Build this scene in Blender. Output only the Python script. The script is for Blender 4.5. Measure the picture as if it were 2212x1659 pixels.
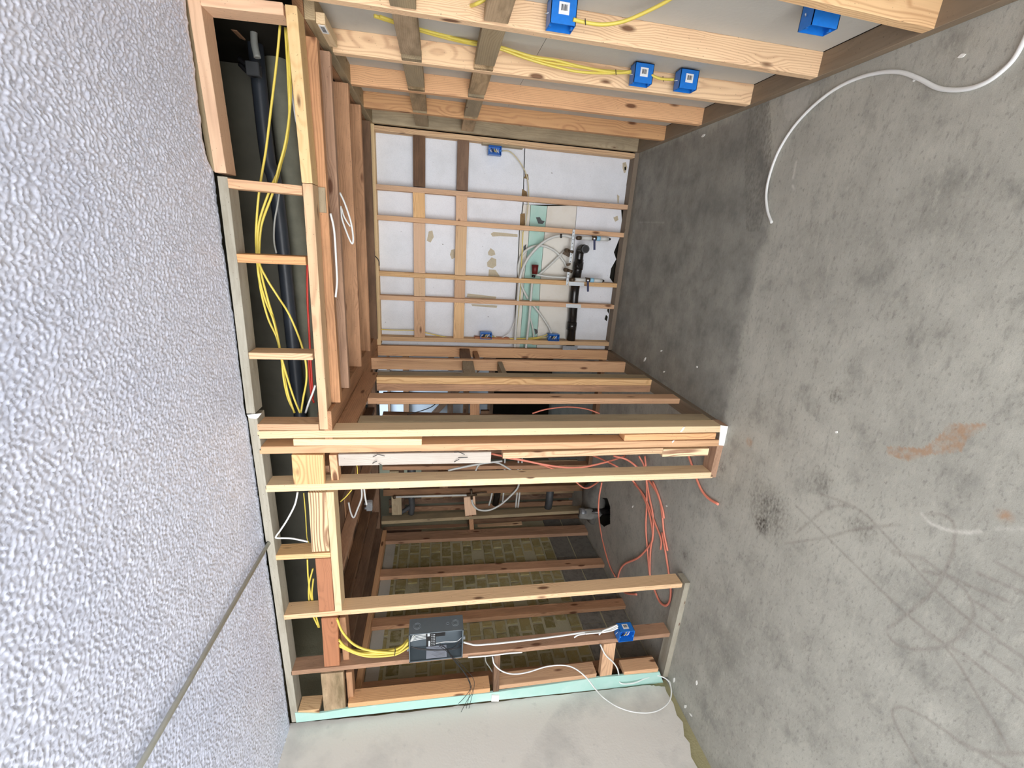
import bpy, bmesh, math, random
import numpy as np
from mathutils import Vector, Matrix, noise
random.seed(7)
rng = np.random.default_rng(7)
for o in list(bpy.data.objects): bpy.data.objects.remove(o)
SC = bpy.context.scene
COL = SC.collection
V = Vector
# ------------------------------------------------------------------ camera
RC = np.array([[0.0637068, -0.16507378, -0.98422157],
               [-0.94713649, -0.32074298, -0.0075113],
               [-0.31444224, 0.93267068, -0.17678091]])
FPX = 934.95; CH = 1.62
cam = bpy.data.cameras.new('camera'); cam.sensor_fit = 'HORIZONTAL'; cam.sensor_width = 36.0
cam.lens = FPX / 2212 * 36.0; cam.clip_start = .02
co = bpy.data.objects.new('camera', cam); COL.objects.link(co)
M = Matrix.Identity(4)
for i in range(3):
    M[i][0] = RC[0][i]; M[i][1] = -RC[1][i]; M[i][2] = -RC[2][i]
M[2][3] = CH
co.matrix_world = M
SC.camera = co
# ------------------------------------------------------------------ world and light
W = bpy.data.worlds.new('overcast'); SC.world = W; W.use_nodes = True
bgn = W.node_tree.nodes['Background']
_w = W.node_tree; _tc = _w.nodes.new('ShaderNodeTexCoord'); _sp = _w.nodes.new('ShaderNodeSeparateXYZ'); _mr = _w.nodes.new('ShaderNodeMapRange'); _mx = _w.nodes.new('ShaderNodeMix')
_w.links.new(_tc.outputs['Generated'], _sp.inputs[0]); _w.links.new(_sp.outputs[2], _mr.inputs[0]); _mr.inputs[1].default_value = -.08; _mr.inputs[2].default_value = .08
_mx.data_type = 'RGBA'; _mx.inputs[6].default_value = (2.05, 2.06, 2.12, 1); _mx.inputs[7].default_value = (.98, .975, .98, 1)   # lower half added bright to lift the ceiling, overcast sky above
_w.links.new(_mr.outputs[0], _mx.inputs[0]); _w.links.new(_mx.outputs[2], bgn.inputs[0]); bgn.inputs[1].default_value = 4.7
def area(name, loc, rot, sx, sy, power, colr, portal=False):
    l = bpy.data.lights.new(name, 'AREA'); l.shape = 'RECTANGLE'; l.size = sx; l.size_y = sy
    l.energy = power; l.color = colr
    o = bpy.data.objects.new(name, l); COL.objects.link(o); o.location = loc; o.rotation_euler = rot
    if portal: l.cycles.is_portal = True
    return o
BACKY = -2.3
# the garage opening behind the camera (portal guides the daylight through it)
area('door_daylight', (-1.0, BACKY + .02, 1.2), (math.radians(90), 0, 0), 3.6, 2.4, 1, (1, 1, 1), True)
# daylight from a window in the room behind the rear wall, and the service room window
area('rear_window_light', (-2.2, 4.75, 2.3), (math.radians(50), 0, 0), .8, .5, 7, (.75, .87, 1))
SC.view_settings.view_transform = 'Standard'; SC.view_settings.look = 'None'
SC.view_settings.gamma = 1; SC.view_settings.exposure = 0.38
SC.cycles.max_bounces = 10; SC.cycles.diffuse_bounces = 6
# ------------------------------------------------------------------ helpers
def at(x, y, ax, val):
    d = RC.T @ np.array([x - 1106, y - 829.5, FPX]); o = (0, 0, CH)
    t = (val - o[ax]) / d[ax]
    return V((t * d[0], t * d[1], CH + t * d[2]))
def PX(x, y, v): return at(x, y, 0, v)
def PY(x, y, v): return at(x, y, 1, v)
def PZ(x, y, v): return at(x, y, 2, v)
def tag(o, label=None, cat=None, group=None, kind=None):
    if label: o['label'] = label
    if cat: o['category'] = cat
    if group: o['group'] = group
    if kind: o['kind'] = kind
    return o
WM = {}
def empty(name, loc=(0, 0, 0)):
    o = bpy.data.objects.new(name, None); COL.objects.link(o); o.location = loc
    o.empty_display_size = .1
    WM[o.name] = Matrix.Translation(V(loc)); return o
def thing(name, label, cat, loc=(0, 0, 0), group=None):
    return tag(empty(name, loc), label, cat, group)
def link(name, me, parent=None, M=None):
    o = bpy.data.objects.new(name, me); COL.objects.link(o)
    M = M or Matrix.Identity(4)
    if parent is not None:
        o.parent = parent; o.matrix_basis = WM[parent.name].inverted() @ M
    else: o.matrix_basis = M
    WM[o.name] = M
    return o
def mesh_bm(name, bm, mats):
    me = bpy.data.meshes.new(name); bm.to_mesh(me); bm.free()
    for m in (mats if isinstance(mats, (list, tuple)) else [mats]): me.materials.append(m)
    return me
def bar(name, parent, mat, p0, p1, a, b, bev=.0015):
    """box whose reference edge runs p0 to p1, extruded by the vectors a and b"""
    p0, p1, a, b = V(p0), V(p1), V(a), V(b)
    L = (p1 - p0).length; ex = (p1 - p0) / L
    a = a - ex * a.dot(ex); wa = a.length; ey = a / wa
    ez = ex.cross(ey); hb = b.dot(ez)
    bm = bmesh.new()
    # origin at the bar's middle
    c = p0 + ex * L / 2 + ey * wa / 2 + ez * hb / 2
    h = abs(hb)
    bmesh.ops.create_cube(bm, size=1, matrix=Matrix.Diagonal((L, wa, h, 1)))
    if bev: bmesh.ops.bevel(bm, geom=bm.edges[:], offset=min(bev, wa * .2, h * .2), segments=1, affect='EDGES')
    M = Matrix((ex, ey, ez)).transposed().to_4x4(); M.translation = c
    return link(name, mesh_bm(name, bm, mat), parent, M)
def box(name, parent, mat, lo, hi, bev=.0015):
    lo, hi = V(lo), V(hi); d = hi - lo
    k = max(range(3), key=lambda i: d[i])
    e = [V((d.x, 0, 0)), V((0, d.y, 0)), V((0, 0, d.z))]
    return bar(name, parent, mat, lo, lo + e[k], e[(k + 1) % 3], e[(k + 2) % 3], bev)
def poly(name, parent, mat, pts, vec, bev=0):
    c = sum((V(p) for p in pts), V()) / len(pts)
    bm = bmesh.new(); vs = [bm.verts.new(V(p) - c) for p in pts]
    f = bm.faces.new(vs)
    r = bmesh.ops.extrude_face_region(bm, geom=[f])
    for v in r['geom']:
        if isinstance(v, bmesh.types.BMVert): v.co += V(vec)
    bmesh.ops.recalc_face_normals(bm, faces=bm.faces[:])
    bmesh.ops.triangulate(bm, faces=[f for f in bm.faces if len(f.verts) > 4])
    return link(name, mesh_bm(name, bm, mat), parent, Matrix.Translation(c))
def smooth_path(pts, n=6):
    P = [V(p) for p in pts]
    if len(P) < 3: return P
    P = [P[0] * 2 - P[1]] + P + [P[-1] * 2 - P[-2]]
    out = []
    for i in range(1, len(P) - 2):
        a, b, c, d = P[i - 1:i + 3]
        for k in range(n):
            t = k / n
            out.append(.5 * ((2 * b) + (c - a) * t + (2 * a - 5 * b + 4 * c - d) * t * t + (3 * b - a - 3 * c + d) * t ** 3))
    out.append(P[-2]); return out
def tube_bm(bm, path, r, sides=8, flat=1.0, upv=(0, 0, 1), caps=True, rfun=None):
    up = V(upv); rings = []
    n = len(path)
    for i, p in enumerate(path):
        t = (path[min(i + 1, n - 1)] - path[max(i - 1, 0)]).normalized()
        s = t.cross(up)
        if s.length < 1e-4: s = t.cross(V((1, .1, 0)))
        s.normalize(); u = s.cross(t).normalized(); up = u
        rr = r if rfun is None else rfun(i)
        rings.append([bm.verts.new(p + s * math.cos(q) * rr * flat + u * math.sin(q) * rr) for q in [2 * math.pi * k / sides for k in range(sides)]])
    for i in range(n - 1):
        for k in range(sides):
            f = bm.faces.new((rings[i][k], rings[i][(k + 1) % sides], rings[i + 1][(k + 1) % sides], rings[i + 1][k])); f.smooth = True
    if caps:
        bm.faces.new(rings[0]); bm.faces.new(rings[-1][::-1])
def tube(name, parent, mat, pts, r, sides=8, flat=1.0, smooth=True, upv=(0, 0, 1), rfun=None, n=6):
    path = smooth_path(pts, n) if smooth else [V(p) for p in pts]
    c = V(path[0]); bm = bmesh.new()
    tube_bm(bm, [V(p) - c for p in path], r, sides, flat, upv, True, rfun)
    bmesh.ops.recalc_face_normals(bm, faces=bm.faces[:])
    return link(name, mesh_bm(name, bm, mat), parent, Matrix.Translation(c))
def cable(name, label, pts, r, mat, cat='cable', group=None, flat=1.0, **k):
    return tag(tube(name, None, mat, pts, r, flat=flat, **k), label, cat, group)
def jag(a, b, n, amp, dirv):
    a, b = V(a), V(b); d = V(dirv)
    return [a.lerp(b, i / n) + d * (random.uniform(-1, 1) * amp if 0 < i < n else 0) for i in range(n + 1)]
# ------------------------------------------------------------------ materials
class NT:
    def __init__(s, name, rough=.7, spec=.3):
        s.m = bpy.data.materials.new(name); s.m.use_nodes = True; s.t = s.m.node_tree
        s.b = s.t.nodes['Principled BSDF']; s.b.inputs['Roughness'].default_value = rough
        s.b.inputs['Specular IOR Level'].default_value = spec
    def n(s, ty, **k):
        nd = s.t.nodes.new(ty)
        for a, b in k.items():
            if a.startswith('i_'): nd.inputs[int(a[2:])].default_value = b
            else: setattr(nd, a, b)
        return nd
    def l(s, a, b): s.t.links.new(a, b)
    def val(s, x):
        return x
    def math(s, op, a, b=0.0, c=None, clamp=False):
        nd = s.n('ShaderNodeMath', operation=op, use_clamp=clamp)
        for i, x in enumerate((a, b) if c is None else (a, b, c)):
            if isinstance(x, (int, float)): nd.inputs[i].default_value = x
            else: s.l(x, nd.inputs[i])
        return nd.outputs[0]
    def vmul(s, v, k, add=None):
        nd = s.n('ShaderNodeVectorMath', operation='MULTIPLY'); s.l(v, nd.inputs[0]); nd.inputs[1].default_value = k
        return nd.outputs[0]
    def noise(s, v, scale, detail=3, rough=.55, dist=0):
        nd = s.n('ShaderNodeTexNoise'); nd.inputs['Scale'].default_value = scale; nd.inputs['Detail'].default_value = detail
        nd.inputs['Roughness'].default_value = rough; nd.inputs['Distortion'].default_value = dist
        s.l(v, nd.inputs['Vector']); return nd.outputs['Fac']
    def ramp(s, f, lo, hi, a=0.0, b=1.0):
        nd = s.n('ShaderNodeMapRange'); nd.inputs[1].default_value = lo; nd.inputs[2].default_value = hi
        nd.inputs[3].default_value = a; nd.inputs[4].default_value = b; s.l(f, nd.inputs[0]); return nd.outputs[0]
    def mix(s, f, a, b, mode='MIX'):
        nd = s.n('ShaderNodeMix', data_type='RGBA', blend_type=mode)
        if isinstance(f, (int, float)): nd.inputs[0].default_value = f
        else: s.l(f, nd.inputs[0])
        for i, x in ((6, a), (7, b)):
            if isinstance(x, tuple): nd.inputs[i].default_value = (*x[:3], 1)
            else: s.l(x, nd.inputs[i])
        return nd.outputs[2]
    def out(s, c): s.l(c, s.b.inputs['Base Color'])
    def bump(s, h, strength=.3, dist=.002):
        nd = s.n('ShaderNodeBump'); nd.inputs['Strength'].default_value = strength; nd.inputs['Distance'].default_value = dist
        s.l(h, nd.inputs['Height']); s.l(nd.outputs[0], s.b.inputs['Normal'])
def srgb(r, g, b):
    f = lambda c: ((c / 255 + .055) / 1.055) ** 2.4 if c > 10 else c / 255 / 12.92
    return (f(r), f(g), f(b))
def wood(name, light, dark, knot=(90, 50, 30), contrast=.55, ringw=.008, grime=0.0, grimec=(90, 85, 72), knots=.16, stamp=False):
    m = NT(name, .68, .25)
    tc = m.n('ShaderNodeTexCoord'); oi = m.n('ShaderNodeObjectInfo')
    rnd = oi.outputs['Random']
    cb = m.n('ShaderNodeCombineXYZ')
    m.l(m.math('MULTIPLY', rnd, 37.0), cb.inputs[0]); m.l(m.math('MULTIPLY', rnd, 1.7), cb.inputs[1]); m.l(m.math('MULTIPLY', rnd, 53.0), cb.inputs[2])
    add = m.n('ShaderNodeVectorMath', operation='ADD'); m.l(tc.outputs['Object'], add.inputs[0]); m.l(cb.outputs[0], add.inputs[1])
    P = add.outputs[0]
    sx = m.n('ShaderNodeSeparateXYZ'); m.l(tc.outputs['Object'], sx.inputs[0])
    w1 = m.noise(m.vmul(P, (1.3, 5, 5)), 1.0, 2)
    yc = m.math('MULTIPLY_ADD', m.math('FRACT', m.math('MULTIPLY', rnd, 13.3)), .10, -.05)
    zc = m.math('MULTIPLY_ADD', m.math('FRACT', m.math('MULTIPLY', rnd, 29.7)), .12, .01)
    yy = m.math('SUBTRACT', sx.outputs[1], yc); zz = m.math('SUBTRACT', sx.outputs[2], zc)
    r = m.math('SQRT', m.math('ADD', m.math('MULTIPLY', yy, yy), m.math('MULTIPLY', zz, zz)))
    # knots bend the rings
    vo = m.n('ShaderNodeTexVoronoi'); vo.inputs['Scale'].default_value = 1.0
    m.l(m.vmul(P, (3.6, 11, 11)), vo.inputs['Vector'])
    kd = vo.outputs['Distance']
    r2 = m.math('ADD', r, m.math('MULTIPLY', w1, .055))
    r3 = m.math('ADD', r2, m.ramp(kd, 0.0, .42, .022, 0.0))
    ring = m.math('SINE', m.math('MULTIPLY', r3, 6.283 / ringw))
    ring = m.ramp(ring, -.6, 1.0)
    ring = m.math('POWER', ring, 1.6)
    streak = m.noise(m.vmul(P, (3, 160, 160)), 1.0, 2)
    broad = m.noise(m.vmul(P, (2.2, 14, 14)), 1.0, 3)
    f = m.math('ADD', m.math('MULTIPLY', ring, contrast), m.math('MULTIPLY', m.math('SUBTRACT', streak, .5), .5))
    f = m.math('ADD', f, m.math('MULTIPLY', m.math('SUBTRACT', broad, .5), .9), clamp=True)
    c = m.mix(f, srgb(*light), srgb(*dark))
    # board to board tint
    hs = m.n('ShaderNodeHueSaturation'); m.l(c, hs.inputs['Color'])
    m.l(m.math('MULTIPLY_ADD', m.math('FRACT', m.math('MULTIPLY', rnd, 7.7)), .30, .86), hs.inputs['Value'])
    m.l(m.math('MULTIPLY_ADD', m.math('FRACT', m.math('MULTIPLY', rnd, 17.1)), .18, .75), hs.inputs['Saturation'])
    c = hs.outputs[0]
    c = m.mix(m.ramp(kd, knots * .55, knots, .85, 0.0), c, srgb(*knot))
    if grime:
        g = m.noise(m.vmul(P, (3, 12, 12)), 1.0, 5, .65)
        c = m.mix(m.ramp(g, .42, .68, 0.0, grime), c, srgb(*grimec))
    sp = m.noise(P, 140, 1)
    c = m.mix(m.ramp(sp, .72, .78, 0, .5), c, srgb(60, 42, 30))
    m.out(c)
    m.bump(m.math('ADD', ring, streak), .25, .0008)
    return m.m
def plain(name, col, rough=.5, metal=0, spec=.5, var=0.0, vs=30, bump=0):
    m = NT(name, rough, spec); m.b.inputs['Metallic'].default_value = metal
    if var:
        tc = m.n('ShaderNodeTexCoord'); n = m.noise(tc.outputs['Object'], vs, 4)
        m.out(m.mix(m.ramp(n, .3, .7), srgb(*col), tuple(c * (1 - var) for c in srgb(*col))))
        if bump: m.bump(n, bump, .002)
    else: m.b.inputs['Base Color'].default_value = (*srgb(*col), 1)
    return m.m
M_PINE = wood('pale_pine', (230, 196, 138), (204, 160, 100), contrast=.4, knots=.11)
M_FIR = wood('fresh_fir', (230, 186, 126), (190, 134, 78), contrast=.6)
M_PINK = wood('pinkish_fir', (222, 174, 126), (184, 132, 88), contrast=.4)
M_ORANGE = wood('orange_fir', (218, 162, 100), (170, 110, 62), contrast=.45)
M_GRAIN = wood('strong_grain_pine', (232, 200, 140), (150, 98, 52), contrast=1.0, ringw=.011, knots=.05)
M_BROWN = wood('aged_brown_fir', (192, 140, 94), (142, 96, 60), contrast=.4, grime=.35, grimec=(84, 62, 46))
M_DARK = wood('old_dark_lumber', (134, 98, 66), (92, 64, 44), contrast=.4, grime=.5, grimec=(58, 46, 38))
M_GREY = wood('weathered_lumber', (174, 154, 118), (136, 112, 80), contrast=.35, grime=.55, grimec=(126, 116, 96), knots=.08)
M_PLATE = wood('dusty_grey_plate', (176, 170, 152), (146, 138, 120), contrast=.15, grime=.6, grimec=(130, 122, 104), knots=.06)
M_REDB = wood('red_brown_stained_board', (186, 118, 72), (140, 84, 50), contrast=.35, grime=.3, grimec=(170, 120, 92), knots=.05)
M_DUSTB = wood('dusty_brown_plate', (134, 116, 94), (104, 84, 64), contrast=.2, grime=.5, grimec=(120, 112, 98), knots=.06)
M_WHITEB = wood('whitewashed_board', (196, 186, 174), (160, 146, 132), contrast=.3, grime=.3, grimec=(150, 134, 120), knots=.12)
M_TAN = wood('stained_tan_board', (188, 156, 112), (150, 118, 78), contrast=.35, grime=.8, grimec=(104, 90, 62), knots=.05)
M_BLUE = plain('blue_plastic', (30, 122, 216), .35, 0, .5, .12, 60)
M_DBLUE = plain('dark_blue_rubber', (38, 44, 84), .5)
M_YEL = plain('yellow_cable_jacket', (222, 202, 92), .4)
M_WHT = plain('white_cable_jacket', (226, 228, 226), .4)
M_GRYC = plain('grey_cable_jacket', (150, 152, 146), .5)
M_ORC = plain('orange_cable_jacket', (240, 146, 122), .45)
M_REDC = plain('red_cable_jacket', (190, 50, 36), .45)
M_BLK = plain('black_plastic', (24, 24, 26), .35)
M_BLKC = plain('black_wire', (30, 30, 32), .5)
M_ABS = plain('black_drain_pipe', (34, 32, 31), .22, 0, .6, .2, 20)
M_GPIPE = plain('grey_iron_pipe', (78, 80, 82), .55, .2, .5, .3, 12)
M_VPIPE = plain('dusty_grey_green_pipe', (134, 134, 118), .8, 0, .2, .3, 10)
M_BPIPE = plain('blue_black_pipe', (58, 64, 72), .42, 0, .5, .25, 8)
M_PEX = plain('white_pex', (206, 208, 204), .4)
M_GALV = plain('galvanised_steel', (206, 212, 216), .42, .35, .5, .1, 80)
M_GALV2 = plain('dull_galvanised_steel', (150, 154, 158), .5, .4, .5, .25, 60)
M_PANEL = plain('grey_enamel', (98, 108, 114), .45, 0, .5, .08, 40)
M_STK = plain('white_paper_label', (236, 238, 238), .6)
M_INK = plain('grey_print', (70, 72, 74), .6)
M_LBLU = plain('light_blue_label', (150, 205, 232), .5)
M_BRASS = plain('tarnished_brass', (92, 76, 58), .5, .4, .5, .4, 60)
M_MAROON = plain('dark_red_plastic', (104, 30, 26), .5, 0, .4, .2, 40)
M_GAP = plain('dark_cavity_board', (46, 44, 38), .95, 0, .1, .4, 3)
M_DECK = plain('dark_grey_deck', (104, 102, 90), .9, 0, .2, .35, 4, .2)
M_GLUE = plain('dried_glue', (196, 186, 162), .7, 0, .3, .15, 60)
M_GLUEB = plain('brown_glue_paper', (150, 124, 88), .8, 0, .2, .3, 60)
M_CHIP = plain('white_paint_chip', (235, 235, 230), .7)
M_EMT = plain('painted_conduit', (196, 200, 192), .45, 0, .4, .06, 30)
M_VOIDFILL = plain('void_fill_grey', (128, 126, 114), .95, 0, .1, .35, 3, .3)  # grey of the sheet added in the overhead void
# ---- drywall and painted walls
def mat_paint(name, col, scuff, amt=.5, bump=.15):
    m = NT(name, .75, .2); tc = m.n('ShaderNodeTexCoord'); P = tc.outputs['Object']
    a = m.noise(P, 2.3, 5, .6); b = m.noise(P, 14, 4, .6); d = m.noise(P, 90, 2)
    c = m.mix(m.ramp(a, .50, .72, 0, amt), srgb(*col), srgb(*scuff))
    c = m.mix(m.ramp(b, .62, .75, 0, amt * .6), c, srgb(*scuff))
    m.out(c); m.bump(m.math('ADD', m.math('MULTIPLY', b, 2.0), d), bump, .003); return m.m
M_WHITEW = mat_paint('white_painted_drywall', (222, 219, 212), (178, 177, 174), .75)
M_PAPER = mat_paint('grey_drywall_paper', (196, 194, 186), (172, 169, 160), .4)
M_GREEN = mat_paint('green_drywall', (172, 210, 200), (208, 224, 218), .6)
M_OLIVE = mat_paint('olive_adhesive', (164, 158, 122), (124, 118, 84), .8, .6)
def mat_foam():
    m = NT('white_foam_board', .7, .3); tc = m.n('ShaderNodeTexCoord'); P = tc.outputs['Object']
    vo = m.n('ShaderNodeTexVoronoi'); vo.inputs['Scale'].default_value = 150; m.l(P, vo.inputs['Vector'])
    a = m.noise(P, 5, 4); k = m.noise(P, 38, 2)
    c = m.mix(m.ramp(a, .45, .7, 0, .5), srgb(232, 236, 242), srgb(214, 218, 222))
    c = m.mix(m.ramp(vo.outputs['Distance'], .3, .9, 0, .12), c, srgb(170, 176, 186))
    c = m.mix(m.ramp(k, .73, .77, 0, .7), c, srgb(70, 66, 60))
    m.out(c); m.bump(vo.outputs['Distance'], .15, .002); return m.m
M_FOAM = mat_foam()
M_CREAM = mat_paint('cream_plaster', (226, 224, 216), (196, 188, 170), .5)
def mat_ceiling():
    m = NT('white_popcorn_texture', .34, .8); tc = m.n('ShaderNodeTexCoord'); P = tc.outputs['Object']
    a = m.noise(P, 1.4, 3); b = m.noise(P, 260, 2)
    c = m.mix(m.ramp(a, .4, .65), srgb(233, 238, 255), srgb(222, 229, 250))
    m.out(c); m.bump(b, .3, .001); return m.m
M_CEIL = mat_ceiling()
def mat_floor():
    m = NT('worn_concrete', .62, .35); g = m.n('ShaderNodeNewGeometry'); P = g.outputs['Position']
    a = m.noise(P, 1.1, 5, .6); b = m.noise(P, 6, 6, .65); d = m.noise(m.vmul(P, (1, 1.8, 1)), 45, 4, .6); e = m.noise(P, 190, 2)
    c = m.mix(m.ramp(a, .36, .64), srgb(186, 185, 174), srgb(158, 157, 148))
    c = m.mix(m.ramp(b, .48, .72, 0, .6), c, srgb(194, 193, 182))
    c = m.mix(m.ramp(b, .46, .28, 0, .7), c, srgb(126, 126, 120))
    c = m.mix(m.ramp(d, .56, .72, 0, .55), c, srgb(112, 110, 104))
    c = m.mix(m.ramp(d, .42, .26, 0, .5), c, srgb(196, 194, 184))
    c = m.mix(m.ramp(e, .66, .76, 0, .5), c, srgb(80, 78, 72))
    q_ = m.noise(m.vmul(P, (9, 26, 1)), 1.0, 6, .7)
    c = m.mix(m.ramp(q_, .55, .68, 0, .5), c, srgb(196, 194, 182))
    c = m.mix(m.ramp(q_, .44, .32, 0, .45), c, srgb(120, 118, 112))
    h_ = m.noise(P, 420, 2)
    c = m.mix(m.ramp(h_, .35, .65, 0, .22), c, srgb(96, 94, 88))
    at_ = m.n('ShaderNodeAttribute', attribute_name='stain'); sp = m.n('ShaderNodeSeparateColor'); m.l(at_.outputs['Color'], sp.inputs[0])
    nb = m.noise(P, 30, 4)
    w = m.ramp(nb, .3, .62, .55, 1.0)
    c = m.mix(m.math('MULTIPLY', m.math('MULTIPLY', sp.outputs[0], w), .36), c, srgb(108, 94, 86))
    c = m.mix(m.math('MULTIPLY', sp.outputs[1], m.ramp(nb, .42, .58, .2, .75)), c, srgb(168, 134, 104))
    c = m.mix(m.math('MULTIPLY', sp.outputs[2], m.ramp(d, .40, .60, .25, .95)), c, srgb(66, 60, 54))
    c = m.mix(m.math('MULTIPLY', at_.outputs['Alpha'], m.ramp(nb, .35, .6, .3, .8)), c, srgb(215, 214, 205))
    da = m.n('ShaderNodeAttribute', attribute_name='alcove_dark')
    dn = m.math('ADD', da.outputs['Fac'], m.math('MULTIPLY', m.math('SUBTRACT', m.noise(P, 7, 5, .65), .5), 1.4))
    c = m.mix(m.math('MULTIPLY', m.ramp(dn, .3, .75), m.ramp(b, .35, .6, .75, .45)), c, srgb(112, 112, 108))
    m.out(c); m.bump(m.math('ADD', b, m.math('MULTIPLY', d, .6)), .25, .004); return m.m
M_FLOOR = mat_floor()
def mat_brick(name, a, b, mort):
    m = NT(name, .9, .15); g = m.n('ShaderNodeNewGeometry'); oi = m.n('ShaderNodeObjectInfo')
    n = m.noise(g.outputs['Position'], 22, 5, .65)
    c = m.mix(oi.outputs['Random'], srgb(*a), srgb(*b))
    c = m.mix(m.ramp(n, .46, .66, 0, .8), c, srgb(*mort)); m.out(c); m.bump(n, .6, .008); return m.m
M_BRICK = mat_brick('olive_brick', (158, 146, 100), (122, 114, 76), (160, 156, 128))
M_CMU = mat_brick('grey_block', (128, 126, 120), (112, 110, 104), (98, 97, 92))
M_MORT = mat_paint('brick_mortar', (168, 164, 138), (138, 132, 106), .6, .8)
M_MORTW = mat_paint('whitish_mortar', (178, 178, 170), (150, 150, 142), .6, .5)
# ------------------------------------------------------------------ floor with the dug-out hole and its stains
def seg_mask(X, Y, pts, w):
    out = np.zeros_like(X)
    for (x0, y0), (x1, y1) in zip(pts[:-1], pts[1:]):
        dx, dy = x1 - x0, y1 - y0; L = dx * dx + dy * dy + 1e-12
        t = np.clip(((X - x0) * dx + (Y - y0) * dy) / L, 0, 1)
        d = np.hypot(X - x0 - t * dx, Y - y0 - t * dy)
        out = np.maximum(out, np.clip(1.3 - d / max(w, .0062), 0, 1))
    return out
def in_poly(X, Y, pts):
    r = np.zeros(X.shape, bool); n = len(pts)
    for i in range(n):
        x0, y0 = pts[i]; x1, y1 = pts[(i + 1) % n]
        c = ((y0 > Y) != (y1 > Y)) & (X < (x1 - x0) * (Y - y0) / (y1 - y0 + 1e-12) + x0)
        r ^= c
    return r
def zf(x, y): p = PZ(x, y, 0); return (p.x, p.y)
def zs(x, y): return zf(1600 + x / 2.186, 900 + y / 2.186)
def cat2(pts, n=6): return [(p.x, p.y) for p in smooth_path([V((a, b, 0)) for a, b in pts], n)]
def build_floor():
    x0, x1, y0, y1, st = -3.0, .84, .35, 4.05, .006
    nx = int((x1 - x0) / st) + 1; ny = int((y1 - y0) / st) + 1
    xs = np.linspace(x0, x1, nx); ys = np.linspace(y0, y1, ny)
    X, Y = np.meshgrid(xs, ys)
    R = np.zeros_like(X)
    scr = [[(860,465),(940,460),(1000,495),(1010,560),(1000,640),(960,740),(910,820),(840,890),(760,950),(700,1000),(695,1030),(730,1070),(800,1095),(870,1098),(950,1085),(1030,1040),(1085,970),(1100,920),(1080,850),(1030,790),(960,750),(860,730)],
           [(380,365),(560,440),(720,600),(900,800),(1080,960),(1338,1140),(1500,1240)],
           [(260,420),(400,560),(550,710),(780,930),(960,1070),(1070,1135),(1338,1350)],
           [(850,1659),(790,1560),(730,1450),(718,1390),(760,1370),(850,1410),(960,1480),(1090,1570),(1220,1590),(1338,1590)],
           [(1060,1545),(1160,1600),(1260,1659)], [(960,1080),(1030,1170),(1120,1320),(1200,1450),(1270,1580)],
           [(210,600),(400,570),(560,530),(750,510)], [(860,670),(960,740),(1130,820),(1260,870)],
           [(1120,740),(1200,775),(1338,830)], [(1210,690),(1338,760)], [(1080,860),(1180,920),(1230,965)], [(560,440),(480,420),(400,440),(260,550)],
           [(1150,1110),(1210,1150),(1290,1205)]]
    wd = [.0045,.004,.003,.005,.004,.004,.004,.003,.006,.006,.004,.003,.005]
    for s, w in zip(scr, wd): R = np.maximum(R, seg_mask(X, Y, cat2([zs(*p) for p in s], 4), w * .8))
    for (a, b, w) in (((870,1020),(1070,1135),.009), ((860,670),(720,640),.012)):
        R = np.maximum(R, .8 * seg_mask(X, Y, [zs(*a), zs(*b)], w))
    G = in_poly(X, Y, [zs(*p) for p in [(1160,35),(980,35),(940,90),(860,150),(690,140),(690,180),(780,210),(900,180),(1000,170),(1050,160),(1070,110),(1160,45)]]).astype(float)
    for p, r in (((1245, 470), .018), ((40, 120), .02)):
        c = zs(*p); G = np.maximum(G, np.clip(1.5 - np.hypot(X - c[0], Y - c[1]) / r, 0, 1))
    B = np.zeros_like(X)
    for p, r, a in (((100,505),.045,1),((130,440),.11,.55),((580,530),.045,.35),((380,300),.05,.35)):
        c = zs(*p); B = np.maximum(B, a * np.clip(1.5 - np.hypot(X - c[0], Y - c[1]) / r, 0, 1))
    # dark strip along the edge of the alcove slab
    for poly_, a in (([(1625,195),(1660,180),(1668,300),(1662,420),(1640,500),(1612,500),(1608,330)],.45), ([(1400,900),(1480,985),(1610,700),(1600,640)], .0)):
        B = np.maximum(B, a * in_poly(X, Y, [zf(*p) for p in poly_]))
    for p in [(1650,1128),(1805,855),(1480,1200),(1560,1010)]:
        c = zf(*p); B = np.maximum(B, .5 * np.clip(1.5 - np.hypot(X - c[0], Y - c[1]) / .03, 0, 1))
    A = seg_mask(X, Y, cat2([zs(*p) for p in [(855,460),(900,505),(980,535),(1060,548),(1130,540)]]), .003)
    A = np.maximum(A, .5 * seg_mask(X, Y, [zs(1210, 530), zs(1338, 530)], .003))
    for q in ([(1380,480),(1435,481)], [(1720,350),(1713,385)], [(1712,400),(1716,410)]): A = np.maximum(A, .8 * seg_mask(X, Y, [zf(*p) for p in q], .002))
    A = np.maximum(A, .35 * in_poly(X, Y, [zf(*p) for p in [(1700,190),(1760,185),(1735,250),(1700,262),(1690,230)]]))
    # hole
    hole = [zf(*p) for p in [(1296,1075),(1312,1076),(1318,1095),(1318,1132),(1305,1138),(1296,1130),(1290,1112),(1288,1095)]]
    Z = np.zeros_like(X)
    co_ = np.stack([X, Y, Z], -1).reshape(-1, 3)
    idx = np.arange(nx * ny).reshape(ny, nx)
    q = np.stack([idx[:-1, :-1], idx[:-1, 1:], idx[1:, 1:], idx[1:, :-1]], -1).reshape(-1, 4)
    cx = (X[:-1, :-1] + X[1:, 1:]).reshape(-1) / 2; cy = (Y[:-1, :-1] + Y[1:, 1:]).reshape(-1) / 2
    keep = ~in_poly(cx, cy, hole); q = q[keep]
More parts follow.
